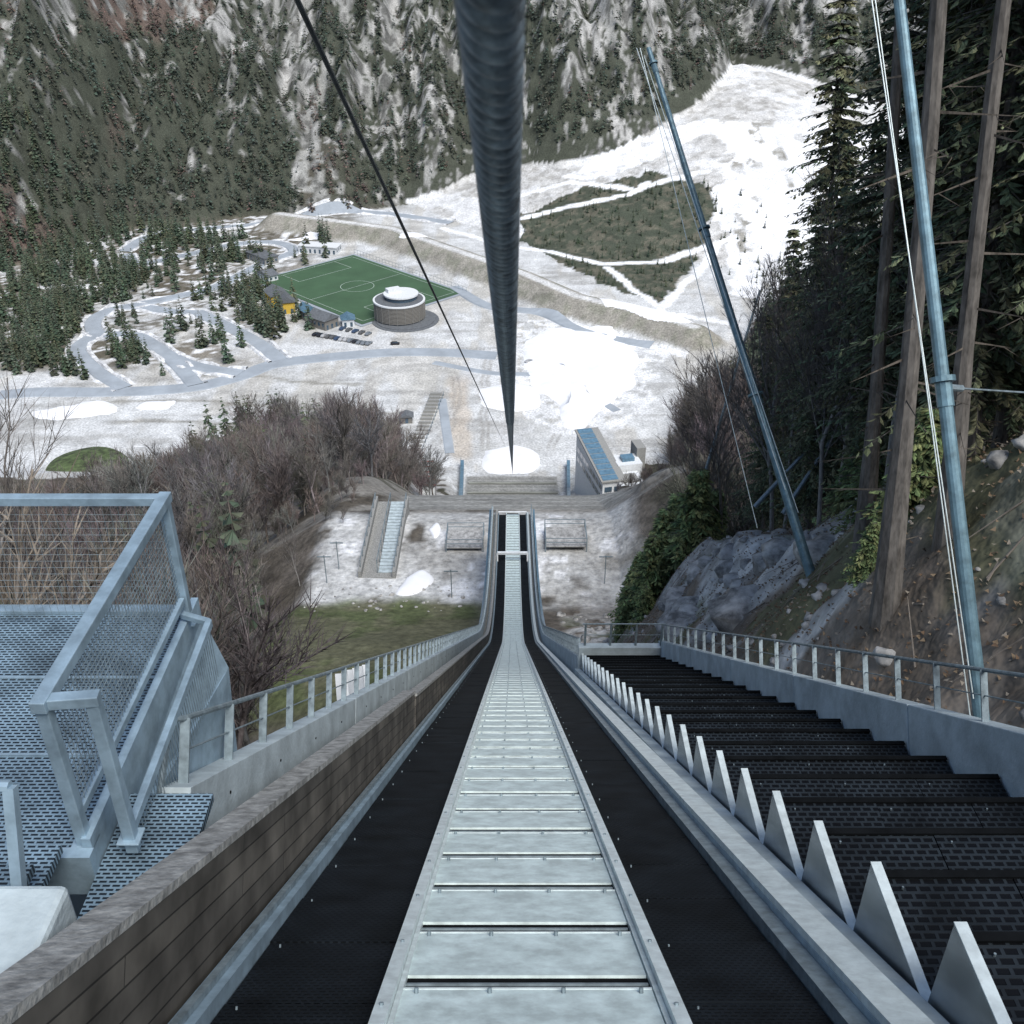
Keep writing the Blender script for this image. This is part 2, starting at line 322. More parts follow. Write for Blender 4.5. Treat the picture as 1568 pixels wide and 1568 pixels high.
while y<YE-.9:
    j=random.uniform(-.004,.004)
    sweep(b,-1.50+j,-.70,-.10,-.03+random.uniform(-.006,.006),y,y+.785,0,1)
    sweep(b,.88,1.60+j,-.10,-.03+random.uniform(-.006,.006),y,y+.785,0,1)
    for xx in (-1.42,.96): b.tube(P(xx,y+.72,-.03),P(xx,y+.72,-.012),.006,n=6,mi=1)
    y+=.8
b.obj('track_mats',[M_black,M_galv],inrun)
b=B()
sweep(b,-.70,.88,-.13,-.034,-1.5,YE,2)
for x0 in (-.69,.79): sweep(b,x0,x0+.075,-.06,.05,-1.5,YE,1)
for x0 in (-.69+.077,.79-.03): sweep(b,x0,x0+.028,-.06,.0,-1.5,YE,1)
y=-1.2
while y<YE-1:
    a_=random.uniform(-.004,.004)
    sweep(b,-.605,.755,-.05,-.016+a_,y,y+.61,0,1)
    sweep(b,-.605,.755,-.030,-.011+a_,y+.612,y+.63,1,1)
    sweep(b,-.60,.75,-.04,-.022,y+.70,y+.718,3,1)
    for k in range(4):
        xx=-.52+k*.40+random.uniform(-.01,.01)
        p0=P(xx,y+.57,-.018+a_);p1=P(xx,y+.57,.012+a_);b.tube(p0,p1,.012,n=6,mi=3)
    for xx in (-.655,.825):
        b.tube(P(xx,y+.3,.04),P(xx,y+.3,.062),.012,n=6,mi=3)
    y+=.8
b.obj('track_ladder',[M_alu,M_alu2,M_gap,M_galv],inrun)
b=B()
sweep(b,-1.64,-1.51,-.12,.06,-1.5,YE,0);sweep(b,-1.60,-1.56,.062,.10,-1.5,YE,1)
sweep(b,1.61,1.72,-.12,.05,-1.5,YE,1);sweep(b,1.73,1.93,-.12,.14,-1.5,YE,2);sweep(b,1.722,1.728,-.1,.09,-1.5,YE,0)
b.obj('edge_rails',[M_steelb,M_galv,M_alu2],inrun)
b=B();sweep(b,-1.84,-1.66,-.9,.65,-1.5,13,0);sweep(b,-1.82,-1.67,-.9,.58,13.25,YE,0)
sweep(b,-1.86,-1.655,.652,.70,-1.5,13.05,1);sweep(b,-1.85,-1.65,.582,.63,13.25,YE,1)
b.obj('board_wall',[M_board,M_conc2],inrun)
b=B();yy=4.55
while yy<YE:
    y2=min(yy+5.97,YE);sweep(b,-2.40,-2.2,-2.2,.82,yy,y2,0)
    if yy<40:
        for q in (.8,2.2,3.6,5.0): b.tube((-2.198,*P(0,yy+q,.62)[1:]),(-2.19,*P(0,yy+q,.62)[1:]),.014,n=8,mi=1)
    yy+=6.
b.obj('parapet_wall',[M_conc,M_gap],inrun,bevel=.015)
b=B();sweep(b,2.16,2.34,-2.2,.62,26.3,YE,0);sweep(b,-1.98,-1.9,-.5,.2,-1.5,YE,0)
b.obj('parapet_wall_far',[M_conc],inrun)
b=B()
for i in range(6): y=10.6+i*.42;b.bar(P(-2.42,y,.6),P(-2.47,y,1.16),.09,.02,up=(0,1,.3))
b.obj('fixing_plates',[M_white],inrun)
b=B()
for s_ in (-1,1):
    sweep(b,s_*2.55-.1,s_*2.55+.1,-1.2,.3,60,YE+.5,0)
    for yv in (70,78,86,94,101):
        p=P(s_*2.2,yv,-1.6);g=T1(s_*2.2,yv);b.box((p[0]-.25,yv-.25,g-.5),(p[0]+.25,yv+.25,p[2]),1)
b.bar(P(-1.5,88,.9),P(1.6,88,.9),.25,.25,2);b.bar(P(-1.5,88,0),P(-1.5,88,.9),.15,.15,2);b.bar(P(1.6,88,0),P(1.6,88,.9),.15,.15,2)
b.bar(P(-1.6,102,.5),P(1.7,102,.5),.15,.15,2)
b.obj('table_structure',[M_blue,M_conc2,M_white],inrun)
def railing(name,pts_fn,ys,h0,h1,mats=(M_galv,)):
    b=B();prev=None
    for y in ys:
        p0=pts_fn(y,h0-.1);p1=pts_fn(y,h1)
        b.bar(p0,p1,.07,.02,up=(0,1,.3))
        if prev: b.tube(prev,p1,.022,n=8);b.tube(prevm,pts_fn(y,(h0+h1)/2),.008,n=5)
        prev=p1;prevm=pts_fn(y,(h0+h1)/2)
    return b.obj(name,list(mats))
railing('railing',lambda y,h:P(-2.31,y,h),np.arange(4.7,YE,.92),.82,1.27)
railing('railing',lambda y,h:P(2.25,y,h),np.arange(26.4,YE,.92),.62,1.2)
# ---------------------------------------------------------------- stepped stand at right
def nos(y): return -2.05-.729*y
cs36,sn36=math.cos(math.radians(36.1)),math.sin(math.radians(36.1))
stand=empty('stepped_stand')
run=.96;rise=.70;k0=-3;K=24
b=B();pl=B();n0=3.31
for k in range(k0,K):
    yn=n0+(k)*run;zt=nos(yn)
    for q in range(3):
        xa=2.27+q*.804;b.box((xa,yn-run+.003,zt-1.6),(xa+.799,yn-.006*(q%2),zt+random.uniform(-.006,.006)),0)
        b.tube((xa+.1,yn-.12,zt),(xa+.1,yn-.12,zt+.02),.007,n=6,mi=2)
    b.box((2.27,yn-.05,zt+.007),(4.68,yn+.004,zt+.022),1)
    pl.add([(2.20,yn,zt+.09),(2.20,yn-run,zt+.09),(2.20,yn-run,zt-.25),(2.20,yn-.0,zt-.25-rise),
            (2.23,yn,zt+.09),(2.23,yn-run,zt+.09),(2.23,yn-run,zt-.25),(2.23,yn,zt-.25-rise)],
           [(0,1,2,3),(7,6,5,4),(0,4,5,1),(0,3,7,4),(1,5,6,2),(3,2,6,7)],0)
    pl.box((2.195,yn-run+.01,zt+.091),(2.26,yn+.002,zt+.099),1)
b.obj('steps',[M_step,M_gap,M_galv],stand);pl.obj('sawtooth_side_plate',[mat('brushed_steel',(.40,.44,.47),.25,.85,nscale=3,namt=.25,stretch=(1,.3,.3)),M_alu2],stand)
ye=n0+(K-1)*run
b=B()
def PS(x,y,h): return (x,y+h*sn36,nos(y)+h*cs36)
def wall(b,x0,x1,h0,h1,ya,yb,mi=0):
    b.hexa([PS(x0,ya,h0),PS(x1,ya,h0),PS(x1,yb,h0),PS(x0,yb,h0),PS(x0,ya,h1),PS(x1,ya,h1),PS(x1,yb,h1),PS(x0,yb,h1)],mi)
yw=-3.
while yw<ye+.3:
    y2=min(yw+3.98,ye+.4);wall(b,4.70,4.92,-1.8,.46,yw,y2);yw+=4.
wall(b,2.0,2.18,-1.2,-.42,-3,ye+.3)
b.box((2.1,ye+.05,nos(ye)-2.5),(4.695,ye+.3,nos(ye)+.28))
b.obj('side_wall',[M_conc],stand,bevel=.012)
railing('railing',lambda y,h:PS(4.81,y,h),np.arange(-1,ye+.5,.95),.46,.98)
b=B();zt=nos(ye)+.28
for i in range(4):
    xx=2.3+i*.8;b.bar((xx,ye+.17,zt-.1),(xx,ye+.17,zt+.85),.07,.02,up=(0,1,0))
b.tube((2.2,ye+.17,zt+.85),(4.8,ye+.17,zt+.85),.022);b.tube((2.2,ye+.17,zt+.42),(4.8,ye+.17,zt+.42),.01)
b.obj('railing',[M_galv])
# ---------------------------------------------------------------- left steel deck, barrier, concrete block
deck=empty('steel_stair_landing')
b=B();b.box((-12,4.3,-5.08),(-2.62,6.7,-5.0),0);b.box((-12,4.22,-5.3),(-2.55,4.298,-4.97),1);b.box((-12,6.702,-5.3),(-2.62,6.8,-4.97),1)
b.box((-2.618,4.3,-5.3),(-2.56,6.8,-4.9),1)
for i in range(9):
    b.box((-12,4.2-.3*(i+1)+.004,-5.08+.19*(i+1)),(-2.68,4.2-.3*i,-5.02+.19*(i+1)),0)
for yj in (5.1,5.9): b.box((-12,yj,-4.999),(-2.63,yj+.02,-4.985),1)
b.box((-2.55,3.0,-5.2),(-2.0,4.9,-5.14),0)
b.obj('grating',[M_deck,M_steelb],deck)
bb=B();zt=-3.9
A=[(-2.60,6.6),(-2.63,4.36),(-2.36,4.40)]
for (x,y) in A: bb.bar((x,y,-5.1),(x,y,zt),.075,.075,up=(0,1,0))
bb.bar((A[0][0],6.66,zt+.04),(A[1][0],4.30,zt+.04),.09,.08);bb.bar((-2.68,4.36,zt+.035),(-2.32,4.40,zt+.035),.08,.07)
bb.bar((-12,6.6,zt+.04),(-2.56,6.6,zt+.04),.08,.07)
bb.bar((-2.60,6.55,-4.75),(-2.62,4.4,-4.75),.05,.06)
bb.bar((-2.36,6.4,-4.85),(-2.36,4.4,-4.95),.05,.07);bb.bar((-2.6,6.5,-4.85),(-2.36,6.4,-4.85),.05,.05)
for x in (-4.2,-5.8,-7.4): bb.bar((x,6.6,-5.1),(x,6.6,zt),.06,.06,up=(0,1,0))
for (x,y) in A: bb.box((x-.07,y-.07,-4.998),(x+.07,y+.07,-4.98))
bb.obj('frame',[M_steelb],deck,bevel=.006)
b=B()
y=4.42
while y<6.6: b.tube((-2.61,y,-4.75),(-2.61,y,zt),.003,n=4);y+=.045
z=-4.73
while z<zt: b.tube((-2.61,4.4,z),(-2.61,6.6,z),.003,n=4);z+=.045
y=4.42
while y<6.4: b.tube((-2.37,y,-5.4),(-2.37,y,-4.92),.003,n=4);y+=.045
x=-2.66
while x>-7: b.tube((x,6.6,-4.98),(x,6.6,zt),.0016,n=4);x-=.06
z=-4.95
while z<zt: b.tube((-2.6,6.6,z),(-7,6.6,z),.0016,n=4);z+=.06
b.obj('wire_mesh_infill',[M_galv],deck)
b=B();b.hexa([(-2.52,4.5,-6.6),(-2.42,4.5,-6.6),(-2.42,6.5,-7.2),(-2.52,6.5,-7.2),(-2.56,4.6,-5.3),(-2.5,4.6,-5.3),(-2.38,6.7,-5.55),(-2.56,6.8,-5.1)]);b.obj('steel_side_panel',[M_steelb],deck)
b=B();b.box((-4.5,1.5,-9),(-1.95,3.02,-3.72));b.box((-12,6.9,-14),(-2.9,7.2,-5.4));o=b.obj('concrete_block',[M_conc],deck,bevel=.03)
b=B();b.bar((-2.25,3.0,-4.2),(-2.25,3.3,-3.42),.05,.05,up=(0,1,0));b.tube((-2.25,3.3,-3.42),(-6,3.3,-3.42),.028);b.bar((-3.8,3.0,-4.2),(-3.8,3.3,-3.42),.05,.05,up=(0,1,0))
b.obj('handrail',[M_steelb])
b=B()
b.tube(P(-2.5,4.6,.1),P(-2.38,4.6,1.27),.025);b.tube(P(-2.38,4.6,1.27),P(-2.31,4.7,1.27),.022)
b.obj('handrail',[M_galv])
# ---------------------------------------------------------------- cables
def vdir(dep,dx=0.): return Vector((dx,math.cos(math.radians(dep)),-math.sin(math.radians(dep)))).normalized()
def rope_near(name,p0,d,r,L,pitch,seg_,n):
    d=d.normalized();u=d.cross(Vector((0,0,1))).normalized();w=u.cross(d)
    k=int(L/seg_);t=np.arange(k+1)*seg_;th=np.arange(n)*2*np.pi/n
    Tt,Th=np.meshgrid(t,th,indexing='ij')
    ph=(3*Th-2*np.pi*Tt/pitch);rr=r*(.82+.2*np.abs(np.cos(ph/2))**.7)
    Pn=np.array(p0)[None,None]+Tt[...,None]*np.array(d)+ (rr*np.cos(Th))[...,None]*np.array(u)+(rr*np.sin(Th))[...,None]*np.array(w)
    Pn[...,2]+=ZC;I=np.arange((k+1)*n).reshape(k+1,n);J=np.roll(I,-1,1)
    F=np.stack([I[:-1].ravel(),J[:-1].ravel(),J[1:].ravel(),I[1:].ravel()],1)
    return npmesh(name,Pn.reshape(-1,3),F,None,[M_rope],True)
d=vdir(28.96,.0006);up=Vector((0,math.sin(math.radians(28.96)),math.cos(math.radians(28.96))))
p0=up*.21+Vector((-.010,0,0))
rope=empty('zipline_cable')
me=rope_near('strands',p0-d*.2,d,.0158,4.2,.018,.0015,36);link('strands',me,parent=rope)
b=B();b.tube(p0+d*3.98,p0+d*378,.0145,n=12);b.obj('cable_run',[M_rope],rope)
d2=vdir(27.9,-.002);up2=Vector((0,math.sin(math.radians(27.9)),math.cos(math.radians(27.9))))
q0=up2*2.1+Vector((-.98,0,0));b=B();b.tube(q0-d2*3,q0+d2*385,.0145,n=10);b.obj('zipline_cable',[mat('dark_rope',(.05,.06,.065),.5,.3)])
def pole(p0,p1,r0,r1,offs,fl):
    e=empty('net_pole');b=B();p0=Vector(p0);p1=Vector(p1);dd_=(p1-p0)
    b.tube(p0-dd_.normalized()*.6,p1,r0,r1,n=14)
    for f in fl:
        c=p0+dd_*f;r=r0+(r1-r0)*f;b.tube(c-dd_.normalized()*.03,c+dd_.normalized()*.03,r*1.8,n=14);b.tube(c-dd_.normalized()*.3,c-dd_.normalized()*.035,r*1.2,r*1.2,n=10)
    b.obj('mast',[M_pole],e)
    b=B()
    for o0,o1,r in offs: b.tube(p0+Vector(o0),p1+Vector(o1),r,n=6)
    b.obj('guy_cables',[M_alu2],e);return e
pole((8.3,23.1,-16.2),(4.0,32.7,-3.8),.15,.07,[((-1.5,1,1.2),(-.25,0,0),.012),((-.6,.5,2),(-.12,0,-.2),.012),((-1.2,0,3.),(-.35,0,0),.012)],(.34,.65,.97))
pole((5.06,8.3,-7.6),(4.15,13.0,-.2),.085,.06,[((-.12,0,0),(-.28,0,0),.007),((-.16,0,.3),(-.33,0,0),.007)],(.42,))
b=B();b.tube((4.75,10.3,-4.6),(9,12,-5.6),.012,n=6);b.tube((4.78,10.3,-4.6),(4.95,10.36,-4.64),.04,n=8);b.obj('stay_wire',[M_galv])
b=B()
for p,q in (((9.6,46,-27),(12.5,50,-17)),((9.5,34.5,-20.5),(12.6,36,-17.4)),((10.5,34,-20.5),(12.7,35.5,-17.3))): b.tube(p,q,.09,.06,n=8)
b.obj('guy_strut',[M_galv])
# ---------------------------------------------------------------- terrace structures
stn=empty('coaches_stand');g=-70.1
b=B();b.box((-18.4,101,g-2),(-13.9,119,g+.25),0)
for x in (-18.4,-14.3): b.box((x,101.01,g+.253),(x+.4,119,g+1.1),0)
for i in range(22): b.box((-16.1,102+i*.72,g+.26),(-14.32,102.6+i*.72,g+.36+.03*i),1)
b.obj('concrete_body',[M_conc2,M_conc],stn)
b=B()
for x in (-18.2,-16.2,-14.1):
    for i in range(8): b.box((x-.04,102+i*2.3,g+.26),(x+.04,102.08+i*2.3,g+2.1),0)
    b.bar((x,102,g+2.1),(x,118.2,g+2.1),.08,.08)
b.obj('railings',[M_galv],stn)
M_terrg=mat('gravel_fill',(.36,.36,.355),.9,nscale=2,namt=.35)
def platform(name,x0,x1,y0,y1,z):
    b=B();b.box((x0,y0,z),(x1,y1,z+.15),1)
    for x in (x0,x1):
        for y in (y0,y1): b.box((x-.06,y-.06,z-3),(x+.06,y+.06,z+1.3))
    for z_ in (.7,1.3):
        b.bar((x0,y1,z+z_),(x1,y1,z+z_),.07,.07);b.bar((x0,y0,z+z_),(x0,y1,z+z_),.07,.07);b.bar((x1,y0,z+z_),(x1,y1,z+z_),.07,.07);b.bar((x0,y0,z+z_),(x1,y0,z+z_),.07,.07)
    return b.obj(name,[M_galv,M_terrg])
platform('viewing_platform',-8.2,-3.6,107,111,-69.6);platform('viewing_platform',4.2,9.3,107,111.5,-69.4)
for (x,y) in ((-22,100),(-21,103),(-7,97),(11,100)):
    b=B();b.tube((x,y,-71),(x,y,-66),.06,n=6);b.bar((x-.8,y,-66.2),(x+.8,y,-66.2),.1,.1);b.obj('lamp_post',[M_galv])
for x0,x1 in ((-17.2,-19.3),(17.6,20.6)):
    b=B();n=14
    for i in range(n):
        y0=280+i*60/n;y1=280+(i+1)*60/n-.15;xa=x0+(x1-x0)*i/n;xc=x0+(x1-x0)*(i+1)/n
        z0=float(cprof(y0))-1;z1=float(cprof(y1))-1
        b.hexa([(xa,y0,z0),(xa+1.2,y0,z0),(xc+1.2,y1,z1),(xc,y1,z1),(xa,y0,z0+3.6),(xa+1.2,y0,z0+3.6),(xc+1.2,y1,z1+3.6),(xc,y1,z1+3.6)],0)
        b.bar((xa,y0,z0+4.6),(xc,y1,z1+4.6),.15,.15,1);b.bar((xa,y0,z0+3.5),(xa,y0,z0+4.7),.15,.15,1)
    b.obj('outrun_side_wall',[M_blue,M_galv])
b=B()
for y in (292,300,310,321):
    z=float(cprof(y))+.5
    b.tube((-15.5,y,z),(16,y,z),.45,n=8)
b.obj('safety_net_rolls',[M_mat_slope])
b=B()
for i in range(16):
    y=352+i*3.4;x=-38+i*.35;z=T1(x,y);b.box((x-2.4,y,z),(x+2.4,y+1.3,z+.5+.05*i),0);b.box((x+3.2,y,z),(x+3.4,y+1.3,z+1.5),1)
b.obj('spectator_stand',[M_conc2,M_galv])
# judges tower
jt=empty('judges_tower');th=.22;ca,sa=math.cos(th),math.sin(th)
def jq(u,v,z): return (27.8+u*ca-v*sa,291+u*sa+v*ca,z)
b=B();b.hexa([jq(-3.4,-16,-172),jq(3.4,-16,-172),jq(3.4,14,-178),jq(-3.4,14,-178),jq(-3.4,-16,-154.5),jq(3.4,-16,-154.5),jq(3.4,14,-151.5),jq(-3.4,14,-151.5)],0)
b.obj('tower_body',[M_white],jt)
b=B();b.hexa([jq(-4,-16.6,-154.48),jq(4,-16.6,-154.48),jq(4,14.6,-151.48),jq(-4,14.6,-151.48),jq(-4,-16.6,-154.0),jq(4,-16.6,-154.0),jq(4,14.6,-151.0),jq(-4,14.6,-151.0)],0)
for i in range(10):
    v=-15.9+i*3.05;z=-154+.0962*(v+16.6)
    b.hexa([jq(-3.3,v,z+.01),jq(1.6,v,z+.01),jq(1.6,v+2.6,z+.26),jq(-3.3,v+2.6,z+.26),jq(-3.3,v,z+.16),jq(1.6,v,z+.16),jq(1.6,v+2.6,z+.41),jq(-3.3,v+2.6,z+.41)],1)
b.obj('roof_glazing',[M_conc2,M_blue],jt)
b=B()
for lev in range(2):
    z=-161.5+lev*3.4
    for i in range(8):
        v=-15+i*3.5;b.hexa([jq(-3.46,v,z),jq(3.46,v,z),jq(3.46,v+2.9,z),jq(-3.46,v+2.9,z),jq(-3.46,v,z+1.8),jq(3.46,v,z+1.8),jq(3.46,v+2.9,z+1.8),jq(-3.46,v+2.9,z+1.8)])
    for i in range(2):
        u=-2.8+i*3.1;b.hexa([jq(u,-16.05,z),jq(u+2.4,-16.05,z),jq(u+2.4,-15.9,z),jq(u,-15.9,z),jq(u,-16.05,z+1.8),jq(u+2.4,-16.05,z+1.8),jq(u+2.4,-15.9,z+1.8),jq(u,-15.9,z+1.8)])
b.obj('window_bands',[M_glass],jt)
b=B();b.rbox((36.5,287,-176),(8,7,23),th,0);b.rbox((36.5,278,-175),(8,9,20),th,0);b.rbox((40.5,292,-175),(3,6,25),th,1);b.rbox((36.5,269,-172),(7,6,13.5),th,2);b.rbox((38.5,263,-172),(5,4,11.5),th,0)
b.rbox((36.5,278,-154.98),(5,5,.5),th,1);b.rbox((36.5,287,-152.98),(4,3,1.2),th,2);b.obj('side_blocks',[M_white,M_conc2,M_blue],jt)
sc=empty('scaffold_stair');b=B()
for i in range(6):
    y=290+i*6;x=-27-.6*i;z=T1(x,y)
    b.box((x-2.2,y,z),(x+2.2,y+.4,z+3.2),0);b.box((x-2.2,y+.41,z+2.6),(x+2.2,y+3.4,z+2.8),1)
    b.bar((x-2.2,y,z+4.2),(x+2.2,y,z+4.2),.2,.2,2)
b.obj('flights',[M_white,M_conc2,M_red],sc)
# ---------------------------------------------------------------- valley
G=-184.
e=empty('football_pitch');pc=np.array((-85.,546.));ua=np.array((.707,-.707));ub=np.array((.707,.707))
def pp(u,v,z): q=pc+ua*u+ub*v;return (q[0],q[1],z)
b=B();b.add([pp(-50,-36,G+.25),pp(50,-36,G+.25),pp(50,36,G+.25),pp(-50,36,G+.25)],[(0,1,2,3)]);b.obj('apron',[M_road],e)
b=B();b.add([pp(-48,-34,G+.45),pp(48,-34,G+.45),pp(48,34,G+.45),pp(-48,34,G+.45)],[(0,1,2,3)]);b.obj('turf',[M_turf],e)
b=B();W=.13;zl=G+.6
def ln(u0,v0,u1,v1):
    if u0==u1: b.add([pp(u0-W,v0,zl),pp(u0+W,v0,zl),pp(u0+W,v1,zl),pp(u0-W,v1,zl)],[(0,1,2,3)])
    else: b.add([pp(u0,v0-W,zl),pp(u1,v0-W,zl),pp(u1,v0+W,zl),pp(u0,v0+W,zl)],[(0,1,2,3)])
for v in(-31,31): ln(-45,v,45,v)
for u in(-45,0,45): ln(u,-31+W,u,31-W)
for s_ in(-1,1):
    ln(s_*29,-18,s_*29,18);ln(min(s_*29,s_*45)+W,-18,max(s_*29,s_*45)-W,-18);ln(min(s_*29,s_*45)+W,18,max(s_*29,s_*45)-W,18)
vs=[];N_=48
for i in range(N_):
    t=2*math.pi*i/N_
    for r in(9.0,9.25): vs.append(pp(r*math.cos(t),r*math.sin(t),zl+.05))
b.add(vs,[(2*i,2*i+1,(2*i+3)%(2*N_),(2*i+2)%(2*N_)) for i in range(N_)]);b.obj('line_markings',[M_line],e)
b=B()
for s_ in(-1,1):
    for v in(-3.6,3.6): b.tube(pp(s_*45,v,G+.4),pp(s_*45,v,G+2.9),.08,n=6)
    b.tube(pp(s_*45,-3.6,G+2.9),pp(s_*45,3.6,G+2.9),.08,n=6)
b.obj('goal_frames',[M_white],e)
b=B()
for i in range(34):
    u=-50+i*3;b.tube(pp(u,36.3,G),pp(u,36.3,G+3),.07,n=5)
b.bar(pp(-50,36.3,G+3),pp(49,36.3,G+3),.1,.1);b.bar(pp(-50,36.3,G+1.2),pp(49,36.3,G+1.2),.1,.1)
b.obj('pitch_fence',[M_galv])
def cat(P,k=8):
    P=[np.array(p,float) for p in P];P=[2*P[0]-P[1]]+P+[2*P[-1]-P[-2]];o=[]
    for i in range(1,len(P)-2):
        for j in range(k):
            t=j/k;o.append(.5*((2*P[i])+(-P[i-1]+P[i+1])*t+(2*P[i-1]-5*P[i]+4*P[i+1]-P[i+2])*t*t+(-P[i-1]+3*P[i]-3*P[i+1]+P[i+2])*t**3))
    o.append(P[-2]);return np.array(o)
def road(name,Pl,w,lift,mat_,bank=0.):
    Q=cat(Pl);tn=np.gradient(Q,axis=0);tn/=np.linalg.norm(tn,axis=1)[:,None];nr=np.stack([-tn[:,1],tn[:,0]],1)
    def strip(offs,hs,mt,nm,wobble=False):
        b=B();k=len(offs);pts=np.concatenate([Q+nr*o for o in offs]);zz=terr(pts[:,0],pts[:,1]);n=len(Q);vs=[]
        wob=fbm(pts[:,0]/6,pts[:,1]/6,3,5)
        for i in range(n):
            for j in range(k):
                q=j*n+i;h=hs[j];h=h*(1-4.5*(wob[q]-.42)) if (wobble and h>0) else h
                vs.append((pts[q,0],pts[q,1],zz[q]+h))
        b.add(vs,[(k*i+j,k*i+j+1,k*i+j+1+k,k*i+j+k) for i in range(n-1) for j in range(k-1)]);return b.obj(nm,[mt])
    r=strip((-w/2-.8,-w/2,w/2,w/2+.8),(-.2,lift,lift,-.2),mat_,name)
    if bank:
        for s_ in(-1,1):
            o=[s_*(w/2+.4),s_*(w/2+.9),s_*(w/2+2.2),s_*(w/2+2.9)]
            if s_<0:o=o[::-1]
            strip(tuple(o),(-.1,bank,bank,-.1),M_bank,'snow_bank',True)
    return r
R1=[(-221,404),(-205,407),(-180,407),(-154,409),(-136,414),(-121,425),(-109,438),(-86,446),(-57,452),(-32,452),(-7,448)]
R2=[(-235,612),(-229,644),(-204,659),(-172,670),(-149,684),(-117,703),(-81,697),(-40,675)]
R3=[(-107,442),(-122,464),(-142,486),(-163,507)]
R4=[(-163,505),(-175,507),(-200,515),(-212,500),(-204,477),(-183,473),(-164,452),(-145,436),(-122,427)]
R5=[(-204,477),(-206,456),(-187,429),(-169,411)];R6=[(-188,475),(-170,460),(-150,432),(-139,414)]
R7=[(-260,546),(-235,546),(-219,563),(-244,593),(-254,633)]
R8=[(-231,606),(-217,587),(-193,606),(-171,626),(-147,630),(-132,612),(-146,587),(-163,546),(-180,530),(-200,515)]
R9=[(-32,546),(-12,515),(15,505),(37,477),(67,460)]
for i,(r,w,bk) in enumerate(((R1,9,0),(R2,7,.8),(R3,7,.7),(R4,7,.8),(R5,6.5,.7),(R6,6.5,.7),(R7,5,0),(R8,6,.5),(R9,6,0))): road('road',r,w,.25+.05*i,M_bank if i==6 else M_road,bk)
road('path',[(-36,440),(-10,428),(12,425),(30,410),(44,388)],3.5,.2,M_road);road('path',[(-30,400),(-27,375),(-24,350)],3,.2,M_road)
def blob(name,Pl,h=1.2,amp=3.):
    Q=cat(list(Pl)+[Pl[0]],10)[:-1];c=Q.mean(0);b=B();n=len(Q);rg=8;pts=[]
    for i,q in enumerate(Q):
        for r in range(rg): pts.append(c+(q-c)*(1-r/rg))
    pts.append(c);pts=np.array(pts)
    ox=(fbm(pts[:,0]/9,pts[:,1]/9,4,12)-.5)*2*amp;oy=(fbm(pts[:,0]/9,pts[:,1]/9,4,14)-.5)*2*amp
    pts=pts+np.stack([ox,oy],1);zz=terr(pts[:,0],pts[:,1]);wv_=vn(pts[:,0]/5,pts[:,1]/5,3);vs=[]
    for k,p in enumerate(pts):
        r=k%rg if k<n*rg else rg;f=1-r/rg
        vs.append((p[0],p[1],zz[k]+(-.1 if (r==0 and k<n*rg) else .15+h*(1-f**3)*(.7+.6*wv_[k]))))
    fs=[]
    for i in range(n):
        k=(i+1)%n
        for r in range(rg-1): fs.append((i*rg+r,k*rg+r,k*rg+r+1,i*rg+r+1))
        fs.append((i*rg+rg-1,k*rg+rg-1,n*rg))
    b.add(vs,fs);return b.obj(name,[M_snow],smooth=True)
blob('snow_patch',E_,1.6,4)
blob('snow_patch',[(-14,411),(-4,416),(9,413),(12,397),(8,389),(-11,391)],1.5,2)
blob('snow_patch',[(-11,352),(2,357),(10,350),(9,337),(-1,332),(-11,336)],1.2,1.5)
blob('snow_patch',[(46,520),(66,506),(90,482),(84,470),(62,480),(44,500)],1,4)
blob('snow_patch',[(-12.8,101),(-11,102.6),(-9.5,100.5),(-11.5,97.5),(-14,97.8)],.3,.8);blob('snow_patch',[(-10.8,112),(-9.8,114),(-9.1,112),(-9.8,110)],.3,.4)
for x,y,s in ((-178,388,11),(-150,393,5),(-60,620,6),(-130,640,6)):
    blob('snow_patch',[(x+s*random.uniform(.7,1.3)*math.cos(t)*1.6,y+s*random.uniform(.5,1.1)*math.sin(t)) for t in np.arange(0,6.2,.8)],.6,4)
rb_=empty('round_ski_centre_building');cx,cy=-57,498
b=B();nn=40
def cyl(b,cx,cy,r,z0,z1,mi,n=40,a0=0):
    vs=[(cx+r*math.cos(2*math.pi*i/n+a0),cy+r*math.sin(2*math.pi*i/n+a0),z) for z in(z0,z1) for i in range(n)]
    b.add(vs,[(i,(i+1)%n,n+(i+1)%n,n+i) for i in range(n)]+[tuple(range(n,2*n))],mi)
cyl(b,cx,cy,12.2,G,G+9.5,1)
for k in range(12): cyl(b,cx,cy,12.9,G+1.2+k*.68,G+1.2+k*.68+.42,0)
for i in range(20):
    t=2*math.pi*i/20;b.tube((cx+13*math.cos(t),cy+13*math.sin(t),G),(cx+13*math.cos(t),cy+13*math.sin(t),G+10),.09,n=5,mi=3)
cyl(b,cx,cy,13.2,G+9.5,G+10.2,2);cyl(b,cx,cy,12.2,G+10.2,G+10.3,4);cyl(b,cx+1,cy+1,8,G+10.3,G+12.3,1);cyl(b,cx+1,cy+1,8.8,G+12.3,G+13,2)
b.rbox((cx-3,cy+3,G+13),(7,4,1.8),.5,2)
for r,z in((15,G+.6),(17,G+.3)): cyl(b,cx+3,cy-3,r,G,z,4)
b.obj('drum_and_terraces',[M_slat,M_glass,M_white,M_conc2,M_roofd],rb_)
